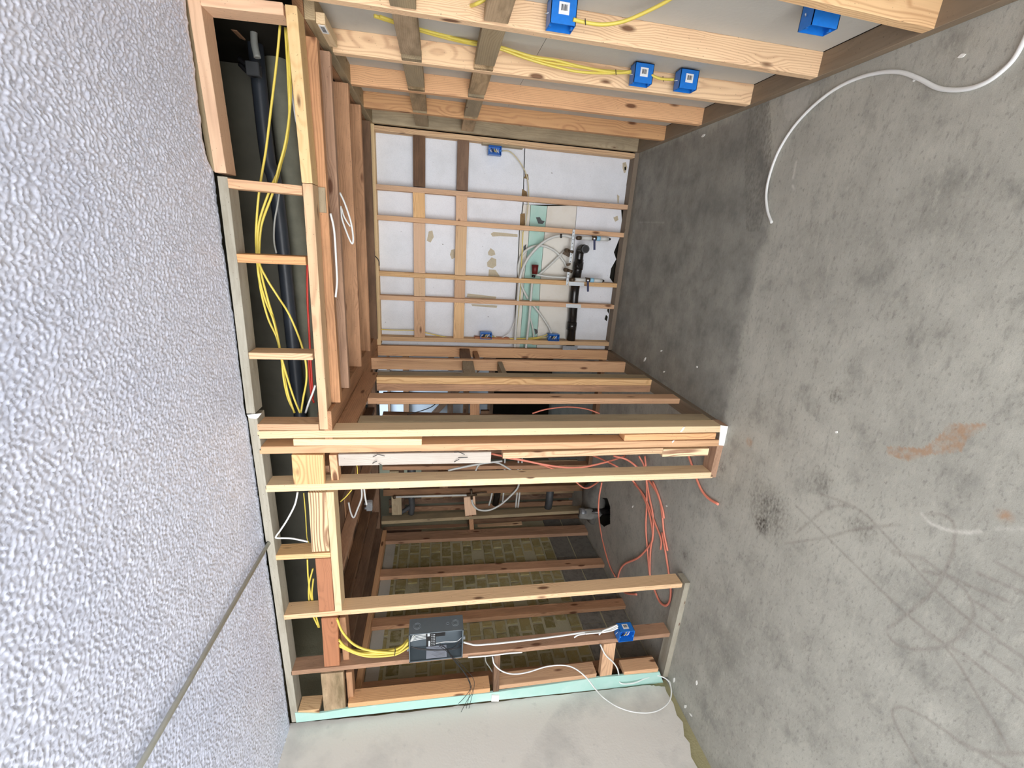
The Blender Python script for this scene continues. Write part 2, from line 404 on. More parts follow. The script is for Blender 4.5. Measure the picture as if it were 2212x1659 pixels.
    extra = np.array([[-3.2, BACKY - 2, 0], [.95, BACKY - 2, 0], [.95, y0, 0], [-3.2, y0, 0], [-3.2, y1, 0], [.95, y1, 0], [.95, 5.7, 0], [-3.2, 5.7, 0]])
    k = len(co_); co_ = np.vstack([co_, extra]); q = np.vstack([q, [[k, k+1, k+2, k+3], [k+4, k+5, k+6, k+7]]])
    me = bpy.data.meshes.new('floor'); me.vertices.add(len(co_)); me.vertices.foreach_set('co', co_.ravel())
    me.loops.add(q.size); me.loops.foreach_set('vertex_index', q.ravel().astype(np.int32))
    me.polygons.add(len(q)); me.polygons.foreach_set('loop_start', np.arange(0, q.size, 4, dtype=np.int32))
    me.update(calc_edges=True)
    D_ = in_poly(X, Y, [zf(*p) for p in [(1380,330),(1560,270),(1620,232),(1655,215),(1662,330),(1650,520),(1610,700),(1588,830),(1560,918),(1320,757)]]).astype(float)  # mask for a darker grey over the alcove floor, blurred at its border
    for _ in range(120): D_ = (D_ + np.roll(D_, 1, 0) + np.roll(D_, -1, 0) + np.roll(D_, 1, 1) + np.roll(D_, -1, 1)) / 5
    dm = me.attributes.new('alcove_dark', 'FLOAT', 'POINT'); dv = np.zeros(len(co_)); dv[:nx * ny] = D_.ravel(); dm.data.foreach_set('value', dv)
    at_ = me.attributes.new('stain', 'FLOAT_COLOR', 'POINT')
    c4 = np.zeros((len(co_), 4)); c4[:nx * ny] = np.stack([R, G, B, A], -1).reshape(-1, 4)
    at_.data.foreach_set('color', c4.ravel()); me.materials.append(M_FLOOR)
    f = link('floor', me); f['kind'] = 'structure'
    # pit walls below the hole
    P = [V((a, b, 0)) for a, b in hole]; c = sum(P, V()) / len(P)
    bm = bmesh.new(); up = [bm.verts.new(c + (p - c) * 1.12 + V((0, 0, -.004))) for p in P]; dn = [bm.verts.new(c + (p - c) * .9 + V((0, 0, -.28))) for p in P]
    for i in range(len(P)): j = (i + 1) % len(P); bm.faces.new((up[i], up[j], dn[j], dn[i]))
    bm.faces.new(dn)
    link('hole_lining', mesh_bm('hole_lining', bm, M_GAP), f)
    return f
FLOOR = build_floor()
def st(name, loc=(0, 0, 0)): o = empty(name, loc); o['kind'] = 'structure'; return o
YF = 1.983; X3 = V((1, 0, 0)); Y3 = V((0, 1, 0)); Z3 = V((0, 0, 1))
# ------------------------------------------------------------------ popcorn ceiling, real relief
def build_ceiling():
    edge_px = [(398,0),(404,60),(418,150),(436,300),(446,345),(464,372),(478,470),(492,600),(505,700),(517,800),(528,893),(541,905),(543,960),(549,1010),(562,1110),(577,1180),(586,1250),(597,1340),(612,1450),(628,1562),(640,1659)]
    E = sorted([(p.x, p.y) for p in (PZ(a, b, 2.462) for a, b in edge_px)])
    ex = np.array([e[0] for e in E]); ey = np.array([min(e[1], 1.995) for e in E]); ex[0] = -2.86
    x0, x1, y0, st_ = -2.85, .9, .25, .0048
    nx = int((x1 - x0) / st_); ny = int((1.97 - y0) / st_)
    xs = np.linspace(x0, x1, nx)
    ed = np.interp(xs, ex, ey); k = np.convolve(rng.normal(0, 1, nx), np.ones(5) / 5, 'same') * .006 + np.convolve(rng.normal(0, 1, nx), np.ones(31) / 31, 'same') * .012
    ed = ed + k
    t = np.linspace(0, 1, ny)
    X = np.tile(xs, (ny, 1)); Y = y0 + t[:, None] * (ed[None, :] - y0)
    n1 = rng.normal(0, 1, (ny, nx)); F1 = np.fft.fft2(n1)
    fy = np.fft.fftfreq(ny, st_)[:, None]; fx = np.fft.fftfreq(nx, st_)[None, :]; f = np.hypot(fx, fy)
    band = np.exp(-((f - 72) / 26) ** 2) + .35 * np.exp(-((f - 25) / 14) ** 2)
    h = np.real(np.fft.ifft2(F1 * band)); h /= h.std()
    h = np.maximum(h, -.9) ; h = np.tanh(h * 1.1)
    Z = 2.461 - .0032 * (h + .7)
    smoothzone = np.clip((Y - (ed[None, :] - .02)) / .02, 0, 1); Z = Z * (1 - smoothzone) + smoothzone * 2.459
    co_ = np.stack([X, Y, Z], -1).reshape(-1, 3)
    # lip going up at the broken edge
    lip = np.stack([xs, ed + .001, np.full(nx, 2.474)], -1); co_ = np.vstack([co_, lip])
    idx = np.arange(nx * (ny + 1)).reshape(ny + 1, nx)
    q = np.stack([idx[:-1, :-1], idx[1:, :-1], idx[1:, 1:], idx[:-1, 1:]], -1).reshape(-1, 4)
    kk = len(co_); extra = np.array([[-3.2, BACKY, 2.461], [.95, BACKY, 2.461], [.95, y0, 2.461], [-3.2, y0, 2.461]])
    co_ = np.vstack([co_, extra]); q = np.vstack([q, [[kk, kk+3, kk+2, kk+1]]])
    me = bpy.data.meshes.new('ceiling'); me.vertices.add(len(co_)); me.vertices.foreach_set('co', co_.ravel())
    me.loops.add(q.size); me.loops.foreach_set('vertex_index', q.ravel().astype(np.int32))
    me.polygons.add(len(q)); me.polygons.foreach_set('loop_start', np.arange(0, q.size, 4, dtype=np.int32))
    me.update(calc_edges=True); me.materials.append(M_CEIL)
    o = link('ceiling', me); o['kind'] = 'structure'; return o
CEIL = build_ceiling()
# upper deck over the stripped part, and the closure above the ceiling
s = box('ceiling_deck', None, M_DECK, (-3.3, 1.94, 2.86), (1.1, 5.8, 2.92), 0); s['kind'] = 'structure'
s = box('trim_1', CEIL, M_DECK, (-2.86, 1.9, 2.476), (.83, 1.94, 2.9), 0); s.name = 'edge_backing'
s = box('upper_board', CEIL, M_DECK, (-3.2, BACKY, 2.476), (.95, 1.94, 2.5), 0)
s = box('void_fill_sheet', None, M_VOIDFILL, (-2.95, 3.05, 2.36), (.83, 3.06, 2.86), 0); s.name = 'void_fill'; s['kind'] = 'structure'  # sheet added behind the pipes to catch front light and brighten the void
# ------------------------------------------------------------------ right wall
WR = st('wall_right', (.735, 1.5, 0)); XR = .735
box('drywall_panel', WR, M_PAPER, (XR + .089, BACKY, .0), (XR + .101, 1.05, 2.46), 0)
box('drywall_panel', WR, M_PAPER, (XR + .089, 1.053, .042), (XR + .101, 3.8, 1.16), 0)
box('drywall_panel', WR, M_PAPER, (XR + .089, 1.053, 1.162), (XR + .101, 2.0, 2.46), 0)
box('drywall_panel', WR, M_PAPER, (XR + .089, 2.002, 1.162), (XR + .101, 3.8, 2.13), 0)
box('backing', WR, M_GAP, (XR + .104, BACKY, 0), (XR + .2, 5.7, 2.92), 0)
bar('bottom_plate', WR, M_DUSTB, (XR, .2, 0), (XR, 3.69, 0), X3 * .089, Z3 * .038)
def rstud(px0, px1, mat, yfar_adj=0, top=2.07):
    a = PX(*px0, XR); b = PX(*px1, XR); d = (a - b) / (a.z - b.z)
    b = b + d * (.038 - b.z); a = b + d * (top - .038)
    return bar('stud', WR, mat, a, b, X3 * .089, -Y3 * .038)
rstud((1500, -40), (2000, 75), M_FIR, top=2.42)
rstud((760, 16), (1753, 173), M_FIR, top=2.42)
rstud((760, 124), (1614, 231), M_FIR)
rstud((760, 186), (1510, 273), M_ORANGE)
rstud((800, 236), (1435, 306), M_ORANGE)
bar('stud', WR, M_GREY, (XR, 3.69, .038), (XR, 3.69, 2.07), X3 * .089, -Y3 * .038)
bar('stud', WR, M_ORANGE, (XR, 1.09, .038), (XR, 1.09, 2.42), X3 * .089, -Y3 * .038)
bar('stud', WR, M_ORANGE, (XR, .66, .038), (XR, .66, 2.42), X3 * .089, -Y3 * .038)
bar('top_plate', WR, M_GREY, (XR, 2.075, 2.07), (XR, 3.78, 2.07), X3 * .089, Z3 * .038)
bar('top_plate', WR, M_BROWN, (XR, 2.075, 2.11), (XR, 3.78, 2.11), X3 * .089, Z3 * .038)
bar('top_plate', WR, M_FIR, (XR, .4, 2.42), (XR, 1.975, 2.42), X3 * .089, Z3 * .038)
for (r0, r1) in ((1.695, 1.783), (1.372, 1.46)):
    ys = [1.487, 1.911, 2.33, 2.76, 3.23, 3.645]
    for i in range(5):
        a, b = ys[i] + .001, ys[i + 1] - .039
        bar('block', WR, M_GREY if (i + (r0 > 1.5)) % 2 else M_TAN, (XR + .001, a, r0 - .004 * i), (XR + .001, b, r0 - .004 * i - .004), X3 * .038, Z3 * (r1 - r0))
box('block', WR, M_PINE, (XR - .006, 2.08, 2.036), (XR + .03, 2.30, 2.069))
s = box('paper_tag', WR, M_STK, (XR - .0075, 2.092, 2.040), (XR - .006, 2.165, 2.064), 0)
for i in range(9):
    bar('print', s, M_INK, (XR - .0083, 2.103 + i * .0056, 2.045), (XR - .0083, 2.103 + i * .0056, 2.059), Y3 * (.0015 + .0012 * (i % 2)), X3 * .0008, 0)
# ------------------------------------------------------------------ back wall of the alcove
WB = st('wall_back', (-.1, 3.7, 0)); YB = 3.69
def bstud(xl, dx, mat, w=.036, z0=.038, z1=2.064, y=YB, par=WB, d=.08):
    return bar('stud', par, mat, (xl + dx, y, z1), (xl, y, z0), X3 * w, Y3 * d)
bstud(.694, 0, M_FIR, .034)
bstud(.306, -.006, M_PINK)
bstud(.084, .0, M_PINK)
bstud(-.338, .0, M_FIR)
bstud(-.527, .0, M_PINK)
bstud(-.868, .0, M_FIR)
bar('top_plate', WB, M_PINE, (-.905, YB, 2.064), (.735, YB, 2.064), Y3 * .089, Z3 * .038)
bar('bottom_plate', WB, M_DUSTB, (-.905, YB, 0), (.735, YB, 0), Y3 * .089, Z3 * .038)
xs_ = [-.83, -.489, -.302, .12, .344, .692]
for row, (z0, z1) in enumerate(((1.70, 1.79), (1.372, 1.46))):
    for i in range(5):
        a, b = xs_[i] + .002, xs_[i + 1] - .038
        if i == 0: a = -.832
        mt = M_DARK if i == 4 else (M_FIR if (row + i) % 2 else M_PINK)
        if i == 4: b = .694
        bar('block', WB, mt, (a, YB + (.02 if i == 4 else .004), z0), (b, YB + (.02 if i == 4 else .004), z0 + (.004 if i == 3 else 0)), Y3 * .038, Z3 * (z1 - z0))
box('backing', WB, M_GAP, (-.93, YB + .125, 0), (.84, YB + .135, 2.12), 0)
YP = YB + .092
def pyl(L, y=YP): return [PY(a, b, y) for a, b in L]
poly('foam_board', WB, M_FOAM, pyl([(800, 280), (1133, 305), (1129, 440), (1121, 500), (1117, 590), (1113, 650), (1110, 755), (800, 755)]), Y3 * .02)
poly('foam_board', WB, M_FOAM, pyl([(1135, 305), (1362, 330), (1360, 350), (1353, 400), (1354, 430), (1348, 442), (1145, 442), (1131, 440)]), Y3 * .02)
poly('plaster_strip', WB, M_CREAM, pyl([(1131, 441), (1146, 443), (1141, 520), (1132, 600), (1127, 680), (1122, 755), (1112, 755), (1115, 650), (1119, 590), (1123, 500)], YP + .006), Y3 * .02)
poly('green_drywall_strip', WB, M_GREEN, pyl([(1147, 443), (1182, 445), (1174, 520), (1167, 600), (1163, 680), (1158, 755), (1122, 755), (1128, 680), (1133, 600), (1142, 520)], YP + .008), Y3 * .02)
rag = [(1341, 443), (1343, 470), (1346, 495), (1338, 515), (1332, 530), (1326, 545), (1331, 560), (1320, 580), (1317, 600), (1328, 616), (1333, 640), (1324, 655), (1330, 672), (1320, 690), (1326, 705), (1318, 722), (1321, 740), (1318, 756)]
poly('foam_board', WB, M_CREAM, pyl([(1183, 445)] + [(1246, 444), (1240, 520), (1236, 600), (1230, 755), (1159, 755), (1164, 680), (1168, 600), (1175, 520)], YP + .004), Y3 * .02)
poly('foam_board', WB, M_FOAM, pyl([(1247, 444)] + rag + [(1231, 756), (1237, 600), (1241, 520)], YP + .002), Y3 * .02)
# dried glue and torn paper on the boards
for L, mt in (([(1076,502),(1118,506),(1118,512),(1080,510),(1064,511),(1060,505),(1066,501)], M_GLUE),
              ([(1054,545),(1060,536),(1068,542),(1070,550),(1062,553),(1055,551)], M_GLUE), ([(1062,556),(1072,560),(1072,574),(1064,580),(1053,576),(1052,567)], M_GLUE),
              ([(1056,582),(1070,583),(1080,597),(1074,600),(1055,598)], M_GLUE), ([(1010,634),(1072,641),(1070,648),(1008,642)], M_GLUE), ([(1018,657),(1074,660),(1073,665),(1020,661)], M_GLUE),
              ([(926,500),(934,498),(937,512),(930,524),(922,520)], M_GLUE), ([(975,540),(982,538),(984,556),(976,560),(972,550)], M_GLUE),
              ([(1134,375),(1141,377),(1142,389),(1137,386),(1130,385),(1134,381)], M_GLUEB), ([(1128,408),(1138,414),(1139,424),(1127,423)], M_GLUEB), ([(1124,462),(1134,461),(1134,488),(1123,487)], M_GLUEB),
              ([(1345,352),(1352,350),(1355,362),(1351,373),(1348,374),(1345,363)], M_GLUE), ([(1349,361),(1352,360),(1352,367),(1349,368)], M_GAP),
              ([(1333,420),(1338,424),(1336,440),(1334,438)], M_GLUE), ([(1325,470),(1334,466),(1336,475),(1329,479)], M_GLUE),
              ([(1158,470),(1166,469),(1170,476),(1177,478),(1172,484),(1163,483)], M_INK), ([(1154,710),(1160,712),(1162,718),(1157,723)], M_INK), ([(1131,533),(1137,527),(1136,539),(1131,541)], M_INK),
              ([(1313,655),(1317,663),(1315,678),(1312,672)], M_GAP), ([(1309,680),(1313,684),(1311,694),(1306,690)], M_GAP)):
    poly('glue_patch', WB, mt, pyl(L, YP - .002), Y3 * .0015)
# backing blocks behind the blue boxes on the studs
bar('block', WB, M_GREY, PY(1042, 306, 3.7) + X3 * .03, PY(1131, 316, 3.7) + X3 * .03, -X3 * .045, Y3 * .06)
bar('block', WB, M_REDB, PY(1025, 740, 3.70), PY(1100, 743, 3.70), X3 * .05, Y3 * .06)
bar('block', WB, M_TAN, PY(1150, 745, 3.71), PY(1222, 745, 3.71), X3 * .045, Y3 * .06)
# ------------------------------------------------------------------ alcove ceiling joists
CJ = st('ceiling_alcove', (0, 2.8, 2.07))
for i, (y, mt) in enumerate(((2.12, M_BROWN), (2.345, M_BROWN), (2.76, M_BROWN), (3.156, M_BROWN), (3.55, M_DARK))):
    xl = -.805 - .003 * i
    bar('joist', CJ, mt, (xl, y, 2.07), (XR - .02 if i else XR - .05, y, 2.07), -Y3 * .038, Z3 * .085)
bar('rim_board', CJ, M_BROWN, (-.812, 2.075, 2.095), (-.812, 3.78, 2.095), -X3 * .038, Z3 * .06)
bar('block', CJ, M_BROWN, (.45, 2.075, 2.115), (.735, 2.075, 2.115), Y3 * .04, Z3 * .04)
bar('block', CJ, M_GREY, PY(702, 405, 2.075), PY(705, 460, 2.075), Z3 * .05, Y3 * .04)
# ------------------------------------------------------------------ partition between alcove and side room
WP = st('wall_partition', (-.95, 2.9, 0)); XL = -.91
bar('bottom_plate', WP, M_DUSTB, (XL, 1.985, 0), (XL, 3.78, 0), -X3 * .089, Z3 * .038)
bar('top_plate', WP, M_BROWN, (-.81, 1.985, 2.094), (-.81, 3.78, 2.094), -X3 * .20, Z3 * .036)
bar('header_board', WP, M_BROWN, (XL + .001, 2.075, 1.998), (XL + .001, 2.93, 1.998), -X3 * .02, Z3 * .094)
# corner stud, standard studs, doubled stud, flat studs
bar('stud', WP, M_ORANGE, (XL, 3.69, .038), (XL, 3.69, 2.092), -X3 * .089, Y3 * .038)
bar('stud', WP, M_ORANGE, (XL, 3.29, .038), (XL, 3.29, 2.092), -X3 * .089, Y3 * .038)
bar('stud', WP, M_FIR, (XL, 2.82, .038), (XL, 2.82, 1.996), -X3 * .045, Y3 * .038)
bar('stud', WP, M_GREY, (XL, 2.859, .038), (XL, 2.859, 1.996), -X3 * .089, Y3 * .09)
bar('stud', WP, M_BROWN, (XL - .046, 2.82, .038), (XL - .046, 2.82, 1.996), -X3 * .05, Y3 * .038)
bar('stud', WP, M_ORANGE, (XL, 2.425, .038), (XL, 2.425, 1.996), -X3 * .036, Y3 * .089)
bar('stud', WP, M_GREY, (XL, 2.085, .038), (XL, 2.085, 1.996), -X3 * .038, Y3 * .085)
for L, mt in (([(1018, 757), (1048, 757)], M_DARK), ([(1027, 782), (1060, 782)], M_GREY), ([(1106, 783), (1118, 783)], M_GREY)):
    a = PX(*L[0], XL - .03); b = PX(*L[1], XL - .03)
    ya, yb_ = (3.33, 3.69) if L[0][1] < 770 else (2.95, 3.29)
    zc_ = {1018: 1.33, 1027: 1.33, 1106: 1.10}[L[0][0]]
    bar('block', WP, mt, (XL - .01, ya, zc_), (XL - .01, yb_, zc_ - .01), -X3 * .07, Z3 * (.085 if L[0][0] != 1106 else .036))
bar('block', WP, M_BROWN, (XL - .03, 3.33, 1.25), (XL - .03, 3.69, 1.25), -X3 * .05, Z3 * .04)
# ------------------------------------------------------------------ front wall framing (plane Y = 1.983)
WF = st('wall_front', (-1.0, YF, 0))
def fv(name, mat, p0, p1, w=.038, d=.089, y=YF, par=WF):       # vertical piece, given by its left edge
    return bar(name, par, mat, PY(*p0, y), PY(*p1, y), X3 * w, Y3 * d)
def fh(name, mat, p0, p1, w=.038, d=.089, y=YF, par=WF):       # horizontal piece, given by its lower edge
    return bar(name, par, mat, PY(*p0, y), PY(*p1, y), Z3 * w, Y3 * d)
fh('top_plate', M_PINK, (426, -40), (489, 374), .041)
fh('top_plate', M_PLATE, (491, 382), (551, 894), .036)
fh('top_plate', M_PLATE, (555, 901), (645, 1559), .038)
fh('top_plate', M_GREY, (405, -40), (470, 370), .03, .089, YF + .01)
fv('cripple_stud', M_PINK, (434, 12), (613, 33))
fh('header_plate', M_PINE, (641, 12), (675, 396), .04)
fh('header_plate', M_FIR, (675, 397.5), (709, 928), .038)
fv('cripple_stud', M_ORANGE, (493, 406), (653, 421), .034)
fv('cripple_stud', M_ORANGE, (513, 567), (661, 573), .034)
fv('cripple_stud', M_FIR, (538, 776), (676, 778), .030)
fv('cripple_stud', M_PINK, (556, 930), (689, 930), .032)
A = fv('stud', M_PINE, (557, 948), (1562, 934))
B = fv('stud', M_PINK, (561, 981), (1554, 964))
C = fv('stud', M_PINE, (573.7, 1063.5), (1539, 1033))
fv('spacer_block', M_PINE, (634, 963), (911, 962), .034, .07)
fv('spacer_block', M_ORANGE, (1348, 952.5), (1545, 948.5), .036, .07)
nb = fv('nailed_board', M_WHITEB, (732, 1006.5), (1060, 1000), .062, .019)
fv('spacer_block', M_FIR, (1086, 991), (1431, 980), .034, .05)
fv('spacer_block', M_GRAIN, (1430.5, 987), (1529, 984.5), .046, .06)
for a, b in (((806,987),(814,983)),((814,981),(831,985)),((805,1001),(814,996)),((818,1002),(824,1004)),((981,977),(990,976)),((990,976),(1004,982)),((981,998),(992,992)),((990,989),(1010,988))):
    tube('nail', nb, M_GPIPE, [PY(*a, YF - .002), PY((a[0] + b[0]) / 2, (a[1] + b[1]) / 2, YF - .012), PY(*b, YF - .016)], .0018, 6)
bar('bottom_plate', WF, M_BROWN, (-1.235, YF, 0), (-.906, YF, 0), Y3 * .089, Z3 * .037)
s = poly('plaster_dab', WF, M_CHIP, [PY(*p, YF - .004) for p in [(1557, 919), (1573, 921), (1564, 963), (1553, 962)]], Y3 * .004)
poly('plaster_dab', WF, M_CHIP, [PY(*p, YF - .003) for p in [(1475, 924), (1480, 922), (1477, 928), (1473, 933), (1469, 933)]], Y3 * .003)
poly('plaster_dab', WF, M_CHIP, [PY(*p, YF - .003) for p in [(1452, 953), (1457, 951), (1455, 955), (1452, 957)]], Y3 * .003)
# header over the door opening
fh('header_board', M_FIR, (698, 983), (701, 1046), .142, .03, YF - .001)
fh('header_board', M_GRAIN, (704.5, 1064), (711.5, 1191), .085, .03, YF + .002)
fh('header_board', M_REDB, (714.7, 1206), (722, 1321), .078, .03, YF + .006)
fh('header_plate', M_PINE, (720.5, 1063), (738.5, 1320), .036)
fh('header_plate', M_ORANGE, (727, 983), (733, 1046), .036, .06, YF + .03)
fv('cripple_stud', M_FIR, (596, 1210.5), (714, 1204.5), .03)
D = fv('stud', M_FIR, (613.4, 1339.2), (1472.7, 1269.3), .032)
fh('header_board', M_REDB, (728.6, 1334), (733.7, 1438), .084, .03, YF + .004)
fh('header_board', M_BROWN, (746, 1334), (756, 1438), .034, .07, YF + .04)
E_ = fv('stud', M_BROWN, (629, 1459.5), (1446, 1376), .032)
fh('header_board', M_TAN, (741, 1452), (747, 1535), .124, .03, YF + .004)
fh('header_board', M_BROWN, (760, 1452), (766, 1535), .034, .06, YF + .04)
fv('stud', M_ORANGE, (752, 1529), (1058, 1495.5), .034)
fv('stud', M_ORANGE, (1078, 1489.5), (1288, 1463), .034)
fv('stud', M_ORANGE, (1347, 1459.5), (1421, 1451.5), .034)
fv('cripple_stud', M_FIR, (644, 1545), (690, 1541), .034)
fh('block', M_DARK, (1081, 1414), (1077, 1509), .038, .06)
fh('block', M_ORANGE, (1331, 1389), (1321.5, 1458), .084, .038)
poly('plaster_dab', WF, M_CHIP, [PY(*p, YF - .004) for p in [(1062, 1499), (1078, 1500), (1077, 1513), (1061, 1513)]], -Y3 * .008)
bar('bottom_plate', WF, M_PLATE, (-2.82, YF, 0), (-2.0, YF, 0), Y3 * .089, Z3 * .037)
# torn paper at the plate joint
s = tag(poly('torn_paper', None, M_CHIP, [PY(*p, YF - .004) for p in [(533, 896), (565, 893), (557, 903), (552, 905), (538, 903)]], Y3 * .002), 'torn scrap of white paper hanging at the joint of the grey top plates', 'paper scrap')
# ------------------------------------------------------------------ left wall (painted drywall, green board edge)
WL = st('wall_left', (-2.85, 1.5, 0)); XW = -2.85
edge = [(628, 1562), (760, 1550), (900, 1536), (1058, 1517), (1180, 1503), (1290, 1492), (1400, 1480), (1436, 1483), (1440, 1495)]
ep = [PX(*p, XW) for p in edge]
dense = []
for a, b in zip(ep[:-1], ep[1:]): dense += jag(a, b, 9, .004, (0, 1, 0))[:-1]
dense.append(ep[-1])
dense[0].z = 2.462
bot = [PX(*p, XW) for p in [(1455, 1520), (1462, 1545), (1475, 1560), (1478, 1590), (1490, 1605), (1493, 1635), (1507, 1659)]]
pts = dense + bot + [V((XW, .6, .05)), V((XW, BACKY, .05)), V((XW, BACKY, 2.462))]
poly('drywall_panel', WL, M_WHITEW, pts, -X3 * .012)
box('olive_backing', WL, M_OLIVE, (XW - .03, BACKY, 0), (XW - .0125, 2.0, 2.46), 0)
poly('green_drywall_strip', WL, M_GREEN, [PY(*p, YF - .004) for p in [(637, 1540), (690, 1541), (755, 1530), (900, 1513.5), (1058, 1497), (1180, 1480), (1290, 1464), (1425, 1452), (1434, 1478), (1290, 1490), (1058, 1514), (760, 1547), (640, 1561)]], Y3 * .012)
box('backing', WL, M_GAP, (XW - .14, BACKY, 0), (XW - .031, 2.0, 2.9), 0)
# ------------------------------------------------------------------ brick wall of the side room
WK = st('wall_brick', (-2.93, 2.9, 0)); XK = -2.93
box('mortar', WK, M_MORT, (XK - .1, 2.0, 0), (XK - .004, 5.7, 2.9), 0)
bx_mesh = {}
def brick(y, z, w, h, d, mt, nm='brick'):
    key = (round(w, 3), round(h, 3), round(d, 3), mt.name)
    if key not in bx_mesh:
        bm = bmesh.new(); bmesh.ops.create_cube(bm, size=1, matrix=Matrix.Diagonal((d, w, h, 1)))
        bmesh.ops.bevel(bm, geom=bm.edges[:], offset=.003, segments=1, affect='EDGES'); bx_mesh[key] = mesh_bm(nm, bm, mt)
    return link(nm, bx_mesh[key], WK, Matrix.Translation((XK - .004 + random.uniform(-.004, .004), y, z)))
for r, (z0, h) in enumerate(((0.004, .215), (.226, .198))):
    y = 2.05 + .13 * (r % 2)
    while y < 3.75: brick(y + .195, z0 + h / 2, .386, h - .006, .012, M_CMU, 'concrete_block'); y += .392
z = .432; r = 0
while z < 1.98:
    y = 2.04 + (.065 if r % 2 else 0)
    while y < 3.78:
        if random.random() < .93: brick(y + .06, z + .044, random.choice((.112, .118, .104)), random.choice((.084, .078)), random.choice((.01, .016)), M_BRICK)
        y += .130
    z += .1015; r += 1
box('mortar_cap', WK, M_MORTW, (XK - .004, 2.04, 1.985), (XK + .006, 3.8, 2.075), 0)
def kstud(a0, a1, b1, mat, w=.089, th=.038):
    a = PX(*a0, XK + .045); b = PX(*a1, XK + .045)
    return bar('stud', WK, mat, a, b, Y3 * w, -X3 * th)
kstud((810, 1247), (1313, 1219), None, M_BROWN, .095)
kstud((789, 1356), (1358, 1308), None, M_BROWN, .085)
kstud((822, 1170), (1272, 1150), None, M_BROWN, .13)
kstud((764, 1500), (1425, 1436), None, M_BROWN, .08)
bar('top_plate', WK, M_ORANGE, (XK + .095, 2.075, 2.08), (XK + .095, 3.79, 2.08), -X3 * .089, Z3 * .038)
bar('top_plate', WK, M_DARK, (XK + .10, 2.075, 2.12), (XK + .10, 3.79, 2.12), -X3 * .1, Z3 * .09)
bar('edge_board', WK, M_DARK, (XK + .105, 2.075, 2.12), (XK + .105, 3.79, 2.12), X3 * .012, Z3 * .14)
JS = st('ceiling_side_room', (-2.0, 2.9, 2.2))
for x, zz, mt in ((-2.66, 2.15, M_DARK), (-2.30, 2.15, M_DARK), (-1.95, 2.15, M_BROWN), (-1.55, 2.15, M_DARK), (-1.2, 2.15, M_BROWN)):
    bar('joist', JS, mt, (x, 2.10, zz), (x, 3.79, zz), X3 * .04, Z3 * .07)
for i in range(7): bar('deck_board', JS, M_DARK if i % 2 else M_BROWN, (-2.95, 2.30 + i * .21, 2.222), (-.95, 2.30 + i * .21, 2.222), Y3 * .19, Z3 * .018)
# ------------------------------------------------------------------ rear wall of the side room, with the plumbing
WE = st('wall_rear', (-1.9, 3.8, 0)); YR = 3.79
def rv(mat, p0, p1, w=.036, d=.089, y=YR, name='stud'): return bar(name, WE, mat, PY(*p0, y), PY(*p1, y), X3 * w, Y3 * d)
rv(M_GREY, (824, 1133), (1268, 1108), .036)
rv(M_DARK, (828, 1072), (1272, 1060), .07)
rv(M_BROWN, (826, 1016), (1290, 1012), .04)
rv(M_DARK, (826, 958), (1290, 962), .04)
rv(M_BROWN, (826, 905), (1300, 915), .04)
rv(M_DARK, (826, 862), (1300, 868), .04)
rv(M_BROWN, (826, 815), (1300, 828), .04)
rv(M_BROWN, (828, 1150), (1010, 1142), .03, .05, YR + .12)
rv(M_FIR, (1022, 1145), (1128, 1137), .03, .05, YR + .1)
rv(M_DARK, (822, 1160), (1270, 1146), .03, .06, YR + .05)
rv(M_DARK, (1010, 1140), (1270, 1128), .10, .03, YR + .16)
bar('top_plate', WE, M_DARK, PY(822, 1160, YR), PY(808, 770, YR), Z3 * .07, Y3 * .089)
bar('bottom_plate', WE, M_DARK, (-2.5, YR, 0), (-1.0, YR, 0), Z3 * .04, Y3 * .089)
for (p0, p1, w, mt) in (((868, 1112), (867, 1072), .095, M_GREY), ((1029, 1112), (1026, 1072), .115, M_PINK), ((1024, 1145), (1022, 1112), .045, M_BROWN),
                        ((862, 1056), (861, 1018), .085, M_GREY), ((968, 1056), (966, 1018), .085, M_DARK), ((1036, 900), (1036, 870), .09, M_BROWN)):
    bar('block', WE, mt, PY(*p0, YR + .005), PY(*p1, YR + .005), Z3 * w, Y3 * .04)
# upright boards further back, seen between the studs
LB = YR + .42
x = -3.3; i = 0
while x < -2.0:
    w_ = (.085, .06, .07)[i % 3]
    bar('upright_board', WE, [M_BROWN, M_DARK, M_TAN, M_DARK][i % 4], (x, LB + .03 * (i % 2), 0), (x, LB + .03 * (i % 2), 2.1 if i % 3 else 1.75), X3 * w_, Y3 * .02)
    x += w_ + .018; i += 1
for zz, xx in ((1.93, -2.9), (1.42, -2.75), (1.05, -2.6)): bar('block', WE, M_DARK, (xx, LB - .05, zz), (xx + .9, LB - .05, zz), Z3 * .09, Y3 * .04)
# pale wall lit by the window of the room behind
WZ = st('wall_rear_room', (-1.5, 5.2, 0))
M_PALE = plain('pale_blue_drywall', (190, 200, 210), .8)
for i in range(4):
    box('drywall_panel', WZ, M_PALE, (-2.55 + .55 * i, 5.3, .9), (-2.01 + .55 * i, 5.32, 2.3), 0)
for i in range(5): bar('stud', WZ, M_DARK, (-2.6 + .55 * i, 5.24, 0), (-2.6 + .55 * i, 5.24, 2.6), X3 * .05, Y3 * .06)
for zz in (2.16, 1.93, 1.38, 1.18, .86): bar('block', WZ, M_DARK, (-2.6, 5.22, zz), (-.4, 5.22, zz), Z3 * (.03 if zz > 2 else .07), Y3 * .06)
bar('brace', WZ, M_DARK, (-1.4, 5.2, .9), (-2.2, 5.2, 1.6), Z3 * .09, Y3 * .04)
box('backing', WZ, M_GAP, (-3.2, 5.6, 0), (1, 5.7, 2.9), 0)
